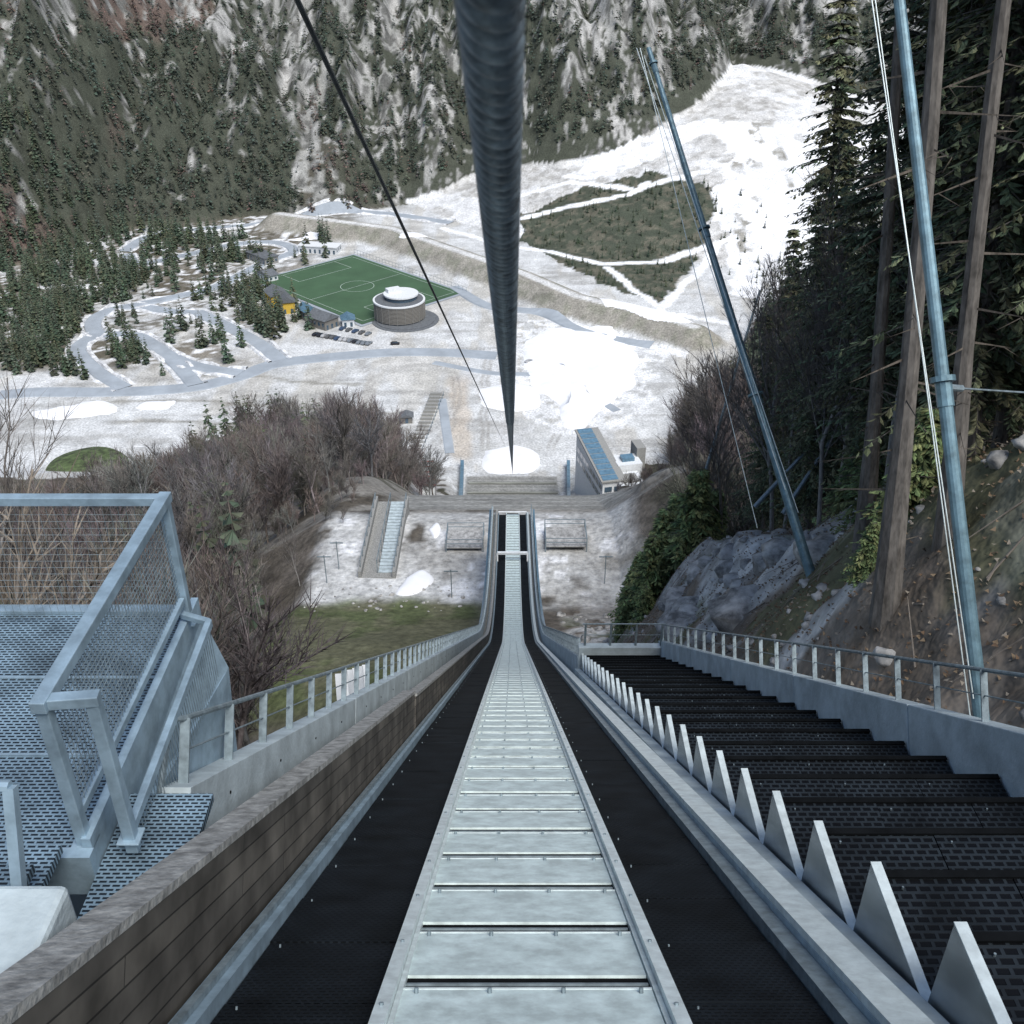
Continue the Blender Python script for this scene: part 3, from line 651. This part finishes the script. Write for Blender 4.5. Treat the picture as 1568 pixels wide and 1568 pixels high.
def house(name,x,y,w,l,h,rh,ang,wall,roof,flat=False):
    e=empty(name);b=B();b.rbox((x,y,G),(w,l,h),ang,0);ca,sa=math.cos(ang),math.sin(ang)
    def q(u,v,z): return (x+u*ca-v*sa,y+u*sa+v*ca,G+z)
    if flat: b.rbox((x,y,G+h+.01),(w+1,l+1,.5),ang,1)
    else:
        o=.7;b.add([q(-w/2-o,-l/2-o,h),q(w/2+o,-l/2-o,h),q(w/2+o,l/2+o,h),q(-w/2-o,l/2+o,h),q(0,-l/2-o,h+rh),q(0,l/2+o,h+rh)],[(0,4,5,3),(1,2,5,4),(0,1,4),(2,3,5),(0,3,2,1)],1)
    nwin=max(2,int(l/3))
    for i in range(nwin):
        v=-l/2+(i+.5)*l/nwin
        for s_ in(-1,1):
            c=q(s_*(w/2),v,0);b.rbox((c[0],c[1],G+h*.35),(.12,1.3,h*.35),ang,2)
    for i in range(max(1,int(w/3))):
        u=-w/2+(i+.5)*w/max(1,int(w/3));c=q(u,-l/2,0);b.rbox((c[0],c[1],G+.2),(1.2,.12,min(2.3,h*.7)),ang,2)
    b.obj('house_mesh',[wall,roof,M_glass],e);return e
house('yellow_house',-123,517,9,11,7,3,.5,M_yel,M_roofd);house('wooden_house',-116,508,7,8,6,3,.3,M_yel,M_roofd);house('wooden_house',-94,487,9,12,5,3,.9,M_slat,M_roofd);house('wooden_house',-104,498,6,8,5,2.5,.6,M_slat,M_blue)
house('service_building',-116,612,24,9,4,0,-.2,M_white,M_white,True);house('service_building',-147,594,20,9,4,0,-.8,M_conc2,M_roofd,True);house('wooden_house',-82,488,6,6,4,2,.2,M_white,M_blue)
house('wooden_hut',-43,378,4.5,4,3,1.2,.1,M_slat,M_roofd);house('wooden_house',-137,560,12,6,3.5,2,-.8,M_white,M_roofd)
def carmesh(mc):
    b=B();prof=[(-2.15,.35),(2.15,.35),(2.2,.8),(1.3,.95),(.75,1.42),(-1.2,1.45),(-1.9,1.0),(-2.2,.9)]
    vs=[]
    for s_ in(-.85,.85):
        for (u,z) in prof: vs.append((u,s_*(1 if z<1.2 else .82),z-ZC))
    n=len(prof);b.add(vs,[tuple(range(n))[::-1],tuple(range(n,2*n))]+[(i,(i+1)%n,n+(i+1)%n,n+i) for i in range(n)],0)
    for s_ in(-1,1): b.add([(-1.6,s_*.83,1.0-ZC),(1.05,s_*.83,1.0-ZC),(.66,s_*.745,1.36-ZC),(-1.12,s_*.745,1.36-ZC)],[(0,1,2,3)],1)
    b.add([(1.26,-.7,1.0-ZC),(1.26,.7,1.0-ZC),(.8,.62,1.4-ZC),(.8,-.62,1.4-ZC)],[(0,1,2,3)],1)
    for u in(-1.4,1.4):
        for s_ in(-.88,.72): b.tube((u,s_,.33-ZC),(u,s_+.16,.33-ZC),.33,n=12,mi=2)
    o=b.obj('tmp',[mc,M_glass,M_tyre]);me=o.data;bpy.data.objects.remove(o);return me
cars=[carmesh(mat('car_paint_%d'%i,c,.3,.2,nscale=1,namt=.03)) for i,c in enumerate([(.45,.45,.45),(.03,.03,.035),(.2,.22,.24),(.05,.08,.14),(.12,.12,.12)])]
for i in range(13):
    t=i/14;link('parked_car',random.choice(cars),(-96+32*t,474-14*t+random.uniform(-.4,.4),ZC+G+.05),1.1+random.uniform(-.05,.05))
for i in range(5): link('parked_car',random.choice(cars),(-84+3.4*i,482-1.8*i,ZC+G+.05),1.1+random.uniform(-.05,.05))
link('parked_car',cars[1],(-56,462,ZC+G+.05),.1);link('parked_car',cars[0],(8,440,ZC+G+.05),.6)
b=B();vs=[];n=28;zg=T1(-160,340)
for r,h in((15,-.3),(13.5,1.5),(8,3),(0.1,3.4)):
    for i in range(n):
        t=2*math.pi*i/n;vs.append((-160+r*math.cos(t)*(1+.08*math.sin(3*t)),336+r*1.25*math.sin(t),zg+h))
b.add(vs,[(k*n+i,k*n+(i+1)%n,(k+1)*n+(i+1)%n,(k+1)*n+i) for k in range(3) for i in range(n)]);b.obj('grass_mound',[mat('grass_green',(.085,.12,.045),.9,nscale=.35,namt=.5,bump=.5)],smooth=True)
# ---------------------------------------------------------------- trees
def conifer(H,rad,wh,nb,bare=.08,seed=0,near=False,trunk=.012,col=(.045,.065,.038),far=False):
    r=random.Random(seed);V=[];F=[];Cc=[]
    def tri(a,b,c,col_):
        o=len(V);V.extend((a,b,c));F.append((o,o+1,o+2));Cc.extend((col_,)*3)
    k=9 if near else 3;tc=(.14,.13,.12) if near else (.17,.15,.13);ns_=7 if near else 2
    rt=H*trunk;ring=[]
    if not far:
        wx=r.uniform(-.12,.12);wy=r.uniform(-.12,.12)
        for j in range(ns_):
            f=j/(ns_-1);fl_=1+(.5 if (near and j==0) else 0)
            ring.append([(rt*fl_*(1-f*.95)*math.cos(2*math.pi*i/k)+wx*math.sin(f*6)*near,rt*fl_*(1-f*.95)*math.sin(2*math.pi*i/k)+wy*math.sin(f*5)*near,H*f) for i in range(k)])
        for j in range(ns_-1):
            for i in range(k):
                a,b_=ring[j][i],ring[j][(i+1)%k];c,d_=ring[j+1][(i+1)%k],ring[j+1][i];tri(a,b_,c,tc);tri(a,c,d_,tc)
    if near and bare>.1:
        for _ in range(34):
            z=H*r.uniform(.06,bare+.1);a=r.random()*6.283;L=r.uniform(.3,1.6);q=(math.cos(a)*L,math.sin(a)*L,z-L*r.uniform(.05,.4))
            tri((0,0,z+.025),(0,0,z-.025),q,(.12,.105,.09))
            for __ in range(3):
                t=r.uniform(.3,.9);bx=(q[0]*t,q[1]*t,z+(q[2]-z)*t);tri((bx[0],bx[1],bx[2]+.012),(bx[0],bx[1],bx[2]-.012),(bx[0]+r.uniform(-.4,.4),bx[1]+r.uniform(-.4,.4),bx[2]-r.uniform(.0,.3)),(.12,.105,.09))
    for i in range(wh):
        f=(i+r.random()*.6)/wh;z=H*(bare+(1-bare)*f)
        for q in range(nb):
            a=r.random()*6.283;L=rad*((1-f)**.75)*r.uniform(.55,1.15)+.12
            if near and f<.12 and r.random()<.5: L*=.6
            ca,sa=math.cos(a),math.sin(a);dr=r.uniform(.25,.5)*(1-.5*f)
            g=r.uniform(.6,1.5);cc=(col[0]*g*r.uniform(.85,1.25),col[1]*g,col[2]*g)
            if not near:
                w=L*r.uniform(.22,.36);tip=(ca*L,sa*L,z-L*dr);base=(0,0,z+.12*L)
                l=(ca*L*.6-sa*w,sa*L*.6+ca*w,z-L*dr*.9-w*.5);rr_=(ca*L*.6+sa*w,sa*L*.6-ca*w,z-L*dr*.9-w*.5)
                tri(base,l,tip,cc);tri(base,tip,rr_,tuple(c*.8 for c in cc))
            else:
                w0=.03
                tri((0,0,z),(ca*L-sa*.01,sa*L+ca*.01,z-L*dr),(ca*.0-sa*w0,ca*w0,z-.03),tc);tri((0,0,z-.03),(ca*L,sa*L,z-L*dr),(0,0,z+.03),tc)
                ns=int(10+L*9)
                for s_ in range(ns):
                    t=(.12+.88*(s_+r.random())/ns);bx,by,bz=ca*L*t,sa*L*t,z-L*dr*t**1.2
                    if r.random()<.12: continue
                    sd=r.choice((-1,1));an=a+sd*r.uniform(.3,1.4);ln_=r.uniform(.16,.42)*(1.15-t*.5);wd=ln_*r.uniform(.18,.32)
                    g2=r.uniform(.5,1.6);c2=tuple(c*g2 for c in cc)
                    dz=-ln_*r.uniform(.1,.9);tx,ty,tz=bx+math.cos(an)*ln_,by+math.sin(an)*ln_,bz+dz
                    px,py=-math.sin(an)*wd,math.cos(an)*wd;mx,my,mz=(bx+tx)/2,(by+ty)/2,(bz+tz)/2
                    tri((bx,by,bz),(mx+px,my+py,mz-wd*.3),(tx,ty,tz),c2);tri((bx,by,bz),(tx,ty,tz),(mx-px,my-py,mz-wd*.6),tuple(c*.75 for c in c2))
    return np.array(V),np.array(F),np.array(Cc)
def bare_tree(H,seed,depth=3,spread=.5,col=(.15,.125,.11),twig=(.17,.13,.115),tw=.016,trunk=.013,nb=4,k0=5):
    r=random.Random(seed);V=[];F=[];Cc=[]
    def tube(p,q,r0,r1,k,c):
        d=(q-p)
        if d.length<1e-4:return
        d=d.normalized();a=Vector((0,0,1)) if abs(d.z)<.9 else Vector((1,0,0));u=d.cross(a).normalized();w=d.cross(u);o=len(V)
        for P_,rr_ in((p,r0),(q,r1)):
            for i in range(k):
                t=6.2832*i/k;V.append(tuple(P_+u*(rr_*math.cos(t))+w*(rr_*math.sin(t))));Cc.append(c)
        for i in range(k):
            j=(i+1)%k;F.append((o+i,o+j,o+k+j));F.append((o+i,o+k+j,o+k+i))
    def grow(p,d,L,rad,lev):
        if lev==depth:
            q=p+d*L;s=Vector((r.gauss(0,1),r.gauss(0,1),r.gauss(0,1))).cross(d).normalized()*tw;o=len(V)
            V.extend((tuple(p+s*.5),tuple(p-s*.5),tuple(q)));Cc.extend((twig,)*3);F.append((o,o+1,o+2));return
        n=3 if lev==0 else 2;c=col if lev<2 else twig
        k=k0 if lev==0 else 3
        for i in range(n):
            d2=(d+Vector((r.gauss(0,.12),r.gauss(0,.12),r.gauss(0,.08)+.05))).normalized();q=p+d2*(L/n);r1=rad*(1-.28*(i+1)/n)
            tube(p,q,rad*(1-.28*i/n),r1,k,c)
            if lev>0 or i>0:
                for _ in range(nb if lev<depth-1 else nb+1):
                    ax=Vector((r.gauss(0,1),r.gauss(0,1),r.gauss(0,.3)));ax=(ax-d2*ax.dot(d2)).normalized()
                    nd=(d2*(1-spread*.55)+ax*spread*r.uniform(.7,1.4)+Vector((0,0,.18))).normalized()
                    grow(p+(q-p)*r.uniform(.3,1),nd,L*r.uniform(.42,.66),max(rad*.42,tw*.5),lev+1)
            p=q;d=d2
        grow(p,d,L*.55,rad*.6,lev+1)
    grow(Vector((0,0,0)),Vector((0,0,1)),H*.5,H*trunk,0)
    V=np.array(V);V[:,2]*=H/V[:,2].max();return V,np.array(F),np.array(Cc)
def forest(name,protos,pl,m_,tint=.25):
    Vs=[];Fs=[];Cs=[];o=0
    for (x,y,z,s,rot,k) in pl:
        v,f,c=protos[k];ca,sa=math.cos(rot),math.sin(rot)
        w=np.empty_like(v);w[:,0]=(v[:,0]*ca-v[:,1]*sa)*s+x;w[:,1]=(v[:,0]*sa+v[:,1]*ca)*s+y;w[:,2]=v[:,2]*s+z+ZC
        g=1+random.uniform(-tint,tint);gg=np.array((g*random.uniform(.9,1.15),g,g*random.uniform(.9,1.1)))
        Vs.append(w);Fs.append(f+o);Cs.append(c*gg);o+=len(v)
    me=npmesh(name,np.concatenate(Vs),np.concatenate(Fs),np.concatenate(Cs),[m_]);return link(name,me)
far=[conifer(15,2.9,7,4,seed=i,col=(.055,.073,.056),far=True) for i in range(5)]+[conifer(14,2.6,6,4,seed=20+i,col=(.12,.098,.085),far=True) for i in range(2)]
N0=42000;px=rng.uniform(-480,420,N0);py=rng.uniform(520,1000,N0)
m=mdist(px,py);fd=np.hypot(px-180,py-865);pz=terr(px,py)
rk=ss(rockf(px,py,m),.52,.57);dens=np.where(m>2,1-.84*rk,0)
keep=(rng.random(N0)<dens*.8)&(np.abs(px)<.56*py+25)&((m>14)|(fd>290))
px,py,pz,rk=px[keep],py[keep],pz[keep],rk[keep]
br=fbm(px/40,py/60,3,90);pl=[]
for x,y,z,q,rk_ in zip(px,py,pz,br,rk):
    brown=(q>.53 and x<-90 and random.random()<.6) or random.random()<.06
    pl.append((x,y,z-.3,random.uniform(.4,1.1)*(1-.4*rk_),random.random()*6.28,random.choice((5,6)) if brown else random.randrange(5)))
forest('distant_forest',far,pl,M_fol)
mid=[conifer(17,3.1,15,7,seed=40+i,bare=.06,col=(.062,.084,.056)) for i in range(4)]
CL=[(-205,593),(-195,613),(-185,634),(-214,557),(-150,535),(-137,525),(-112,486),(-142,461),(-161,486),(-174,452),(-191,469),(-202,429),(-217,436),(-230,505),(-236,486),(-179,593),(-245,520),(-128,500),(-215,640),(-250,600),(-265,560),(-120,478),(-240,450),(-165,600)]
cand=[]
for cx_,cy_ in CL:
    sg=random.uniform(4,11)
    for _ in range(random.randint(8,26)): cand.append((random.gauss(cx_,sg),random.gauss(cy_,sg*.8)))
for _ in range(1000): cand.append((random.uniform(-340,-205),random.uniform(430,660)))
for _ in range(240): cand.append((random.uniform(-220,-110),random.uniform(425,640)))
cand=np.array(cand);dm=np.full(len(cand),1e9)
for r in (R1,R2,R3,R4,R5,R6,R8): dm=np.minimum(dm,seg(cand[:,0],cand[:,1],r))
q1=np.abs((cand[:,0]+85)*.707-(cand[:,1]-546)*.707);q2=np.abs((cand[:,0]+85)*.707+(cand[:,1]-546)*.707)
hs=np.minimum(np.hypot(cand[:,0]+123,cand[:,1]-512),np.hypot(cand[:,0]+100,cand[:,1]-492))
ok=(dm>7)&~((q1<52)&(q2<38))&(np.hypot(cand[:,0]+57,cand[:,1]-498)>20)&(hs>9)
cand=cand[ok];cz=terr(cand[:,0],cand[:,1]);pl=[(x,y,z-.3,random.uniform(.35,1.15),random.random()*6.28,random.randrange(4)) for (x,y),z in zip(cand,cz)]
c2=np.stack([rng.uniform(5,130,800),rng.uniform(500,705,800)],1);ok=inpoly(c2[:,0],c2[:,1],A_);dm=np.full(800,1e9)
for r in STR: dm=np.minimum(dm,seg(c2[:,0],c2[:,1],r))
c2=c2[ok&(dm>5)];c3=np.stack([rng.normal(148,16,60),rng.normal(560,40,60)],1);c2=np.concatenate([c2,c3]);cz=terr(c2[:,0],c2[:,1])
pl+=[(x,y,z-.3,random.uniform(.12,.38),random.random()*6.28,random.randrange(4)) for (x,y),z in zip(c2,cz)]
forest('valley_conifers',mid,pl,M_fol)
bare=[bare_tree(16,60+i,depth=3,nb=4,tw=.07,spread=.5,col=(.19,.178,.17),twig=c_) for i,c_ in enumerate([(.15,.135,.13),(.18,.165,.15),(.13,.12,.118),(.165,.145,.145),(.14,.14,.12)])]
def place(xy,s0,s1,n):
    xy=np.array(xy);z=terr(xy[:,0],xy[:,1]);return [(a[0],a[1],zz-.4,random.uniform(s0,s1),random.random()*6.28,random.randrange(n)) for a,zz in zip(xy,z)]
pts=[]
for _ in range(1500):
    y=random.uniform(60,318);x=-random.uniform(24,30+y*.40)
    if y<125 and x>-max(.3*y+1,27): continue
    if x<-float(np.interp(y,[150,200,250,300,320],[110,95,92,82,55])): continue
    if random.random()<.42+.2*(y>200): pts.append((x,y))
pl=place(pts,.65,1.25,5);pts=[]
for _ in range(130):
    y=random.uniform(14,60);x=-random.uniform(9,46)
    if x<-.3*y-1: pts.append((x,y))
pl+=place(pts,.4,.85,5)
pts=[(-random.uniform(22,34),random.uniform(104,165)) for _ in range(60)]+[(random.uniform(21,40),random.uniform(104,200)) for _ in range(70)]
pl+=place(pts,.12,.4,5)
forest('bare_woodland',bare,pl,M_wood_v,.25)
pts=[]
for cx_,cy_ in((-76,285),(-70,290),(-84,278),(-54,298),(-60,296),(-88,262),(-45,125),(-50,95),(-27,34),(-22,28),(-60,200),(-75,230),(-34,60),(-40,78),(-92,284),(-48,150),(-40,180),(-66,250),(-29,48),(-36,100),(-52,240)):
    for _ in range(2): pts.append((random.gauss(cx_,3),random.gauss(cy_,3)))
pl=place(pts,.8,1.25,4);pts=[]
for _ in range(1900):
    y=random.uniform(58,520);x=random.uniform(15,40+y*.55)
    xm=np.interp(y,[58,80,110,150,200,260,340,400,450,490,560],[19,23,28,33,43,54,62,86,108,121,178])
    if x>xm+2: pts.append((x,y))
pl+=place(pts,.7,1.25,4)
forest('hillside_conifers',mid,pl,M_fol)
pts=[]
for _ in range(520):
    y=random.uniform(58,400);xm=np.interp(y,[58,80,110,150,200,260,340,400],[14,17,24,29,38,49,58,80]);x=xm+1+random.random()**2*45
    pts.append((x,y))
forest('hillside_bare_trees',bare,place(pts,.6,1.1,5),M_wood_v,.25)
spr=[]
for i,(H,rad,wh,nb,ba) in enumerate([(24,3.2,58,8,.20),(22,3.0,58,8,.12),(26,3.2,46,6,.62)]):
    v,f,c=conifer(H,rad,wh,nb,bare=ba,seed=100+i,near=True,trunk=.0072,col=(.12,.142,.082));spr.append(npmesh('spruce_mesh',v,f,c,[M_spr]))
yng=[]
for i in range(2):
    v,f,c=conifer(4.5,1.35,28,9,bare=.03,seed=120+i,near=True,trunk=.012,col=(.13,.17,.075));yng.append(npmesh('young_spruce_mesh',v,f,c,[M_fol]))
dec=[]
for i in range(3):
    v,f,c=bare_tree(18,140+i,depth=4,nb=3,spread=.42,tw=.022,trunk=.0078,col=(.24,.23,.22),twig=(.17,.155,.145),k0=8);dec.append(npmesh('deciduous_mesh',v,f,c,[M_wood_v]))
def tree(name,me,x,y,s=1,lean=(0,0)):
    o=link(name,me,(x,y,T1(x,y)+ZC-.3),0,s);o.rotation_mode='QUATERNION'
    o.rotation_quaternion=Euler((lean[0],lean[1],0)).to_quaternion()@Euler((0,0,random.random()*6.28)).to_quaternion();return o
for (x,y,s,k) in [(6.9,15.2,1.0,2),(8.0,15.8,.9,2),(13,22,1.0,0),(15,30,1.05,1),(13.5,38,.95,0),(17,36,1.1,1),(16.5,46,1.0,0),(20,44,1.1,0),(22,30,1.0,1),(20,54,1.0,0),(24,60,1,1),(12.5,28,.9,1),(27,50,1.1,0),(10.2,20,.9,1),(18,26,1.,0),(26,38,1.1,1),(31,60,1.1,1),(13.,17,1,0),(15,24,1.1,1),(18,32,1.,0),(21,38,1.1,1),(16,52,.8,1),(19,48,1,1),(24,46,1.1,0),(12,35,.6,1),(14,44,.75,1),(8.6,21,.95,2),(11.5,24,1,0),(16,20,1,1),(19,22,1,1),(23,25,1,1),(14.5,33,.8,1),(12.3,42,.5,0),(12.5,19,1,1),(14.5,18,1,0),(11.6,21.5,.9,1),(12,25.5,.8,1),(10.8,17.5,.8,0),(10.6,26,.75,0)]:
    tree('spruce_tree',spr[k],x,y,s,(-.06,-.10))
for (x,y,s,k) in [(10.2,24,.9,1),(12.5,33,.8,2),(14,42,.8,0),(17,52,.8,1),(12,40,.75,1),(11.5,46,.7,2),(13,52,.7,0),(10.6,30,.6,1),(11.6,37,.55,2)]:
    tree('bare_deciduous_tree',dec[k],x,y,s,(-.05,-.08))
for (x,y,s) in [(7.4,45,1.1),(8.3,47,1.3),(7.0,49,.9),(9.2,44,1.2),(7.9,52,1.2),(9.4,50,1.4),(10.5,46,1.1),(6.9,43,.6),(9.9,22,.6),(8.6,19,.7),(12,31,1.),(6.4,47,.6),(10.3,53,1.2),(11.5,50,1.3),(7.3,17.5,.35),(11,27,.8)]:
    tree('young_spruce_tree',random.choice(yng),x,y,s)
for (x,y,s,k) in [(-23,38,1.6,0),(-27,44,1.7,1),(-32,50,1.5,2),(-25.5,101,.5,2),(-28,92,.7,0),(-13,26,.55,2),(-15,30,.6,1),(-30,60,1,2),(-27,80,.7,1),(-19,22,.7,0),(-24,70,.6,2),(-18,45,.6,0),(-20,52,.6,1),(-26,38,.8,1),(34,150,.9,1),(30,128,.9,0),(22,100,.6,1),(24,112,.7,0)]:
    tree('bare_deciduous_tree',dec[k],x,y,s)
V_=[];F_=[];o=0
bm=bmesh.new();bmesh.ops.create_icosphere(bm,subdivisions=2,radius=1);iv=np.array([v.co[:] for v in bm.verts]);if_=np.array([[v.index for v in f.verts] for f in bm.faces]);bm.free()
def rocks(n,fx,fy,smin,smax,sink=0.):
    global o
    for _ in range(n):
        x,y=fx(),fy();s=random.uniform(smin,smax)*random.choice((.5,.7,1));q=iv*(1+.5*(rng.random((len(iv),1))-.5))*np.array((1,random.uniform(.6,1),random.uniform(.4,.7)))*s
        t=random.random()*6.28;ca,sa=math.cos(t),math.sin(t);w=np.stack([q[:,0]*ca-q[:,1]*sa+x,q[:,0]*sa+q[:,1]*ca+y,q[:,2]+T1(x,y)+ZC-sink*s],1);V_.append(w);F_.append(if_+o);o+=len(iv)
rocks(300,lambda:random.uniform(5.3,12),lambda:random.uniform(6,60),.04,.3,.2);rocks(90,lambda:random.uniform(5,12),lambda:random.uniform(60,92),.15,.7);rocks(60,lambda:-random.uniform(5,24),lambda:random.uniform(93,100),.1,.4)
rocks(45,lambda:random.uniform(7,11.5),lambda:random.uniform(25,40),.5,1.3,.4);rocks(40,lambda:random.uniform(5,8),lambda:random.uniform(50,78),.6,1.6,.35)
link('scattered_rocks',npmesh('scattered_rocks',np.concatenate(V_),np.concatenate(F_),None,[M_rock]))
N_=14000;lx=rng.uniform(5.1,13,N_);ly=rng.uniform(6,62,N_);lz=terr(lx,ly)+ZC+.03
sz=rng.uniform(.02,.06,N_);a1=rng.uniform(0,6.28,N_);Vv=np.empty((N_,3,3))
for k in range(3):
    t=a1+k*2.1;Vv[:,k,0]=lx+np.cos(t)*sz;Vv[:,k,1]=ly+np.sin(t)*sz;Vv[:,k,2]=lz+rng.uniform(-.01,.07,N_)
cc=np.array([(.15,.10,.065),(.20,.15,.10),(.10,.075,.055),(.26,.23,.19)])[rng.integers(0,4,N_)];cc=np.repeat(cc,3,0)
link('leaf_litter',npmesh('leaf_litter',Vv.reshape(-1,3),np.arange(3*N_).reshape(-1,3),cc,[M_fol]))
b=B()
for _ in range(70):
    x,y=random.uniform(5.6,11),random.uniform(9,45);a=random.random()*3.14;L=random.uniform(.4,2.2);x2,y2=x+math.cos(a)*L,y+math.sin(a)*L
    b.tube((x,y,T1(x,y)+.06),(x2,y2,T1(x2,y2)+.12),.02,.006,n=5)
b.obj('fallen_branches',[mat('dead_wood',(.22,.19,.16),.9)])
# ---------------------------------------------------------------- camera, light
cam=bpy.data.cameras.new('camera');co=bpy.data.objects.new('camera',cam);bpy.context.collection.objects.link(co)
co.location=(0,0,ZC);co.rotation_euler=(math.radians(90-31),0,0);cam.sensor_width=36;cam.lens=36;cam.clip_end=6000;cam.clip_start=.02
cam.dof.use_dof=True;cam.dof.focus_distance=35;cam.dof.aperture_fstop=20
bpy.context.scene.camera=co
w=bpy.data.worlds.new('World');bpy.context.scene.world=w;w.use_nodes=True;nt=w.node_tree
sky=nt.nodes.new('ShaderNodeTexSky');sky.sky_type='NISHITA';sky.sun_disc=False;sky.sun_elevation=math.radians(56);sky.sun_rotation=math.radians(150)
nt.links.new(sky.outputs[0],nt.nodes['Background'].inputs[0]);nt.nodes['Background'].inputs[1].default_value=.15
sl=bpy.data.lights.new('sun','SUN');sl.energy=4.5;sl.angle=math.radians(38);sl.color=(1,.975,.93);so=bpy.data.objects.new('sun',sl);bpy.context.collection.objects.link(so)
el,az=math.radians(56),math.radians(150);dv=Vector((math.sin(az)*math.cos(el),math.cos(az)*math.cos(el),math.sin(el)));so.rotation_euler=dv.to_track_quat('Z','Y').to_euler();so.location=(0,-20,ZC+60)
sc_=bpy.context.scene;sc_.view_settings.view_transform='Standard';sc_.view_settings.look='None';sc_.view_settings.exposure=0
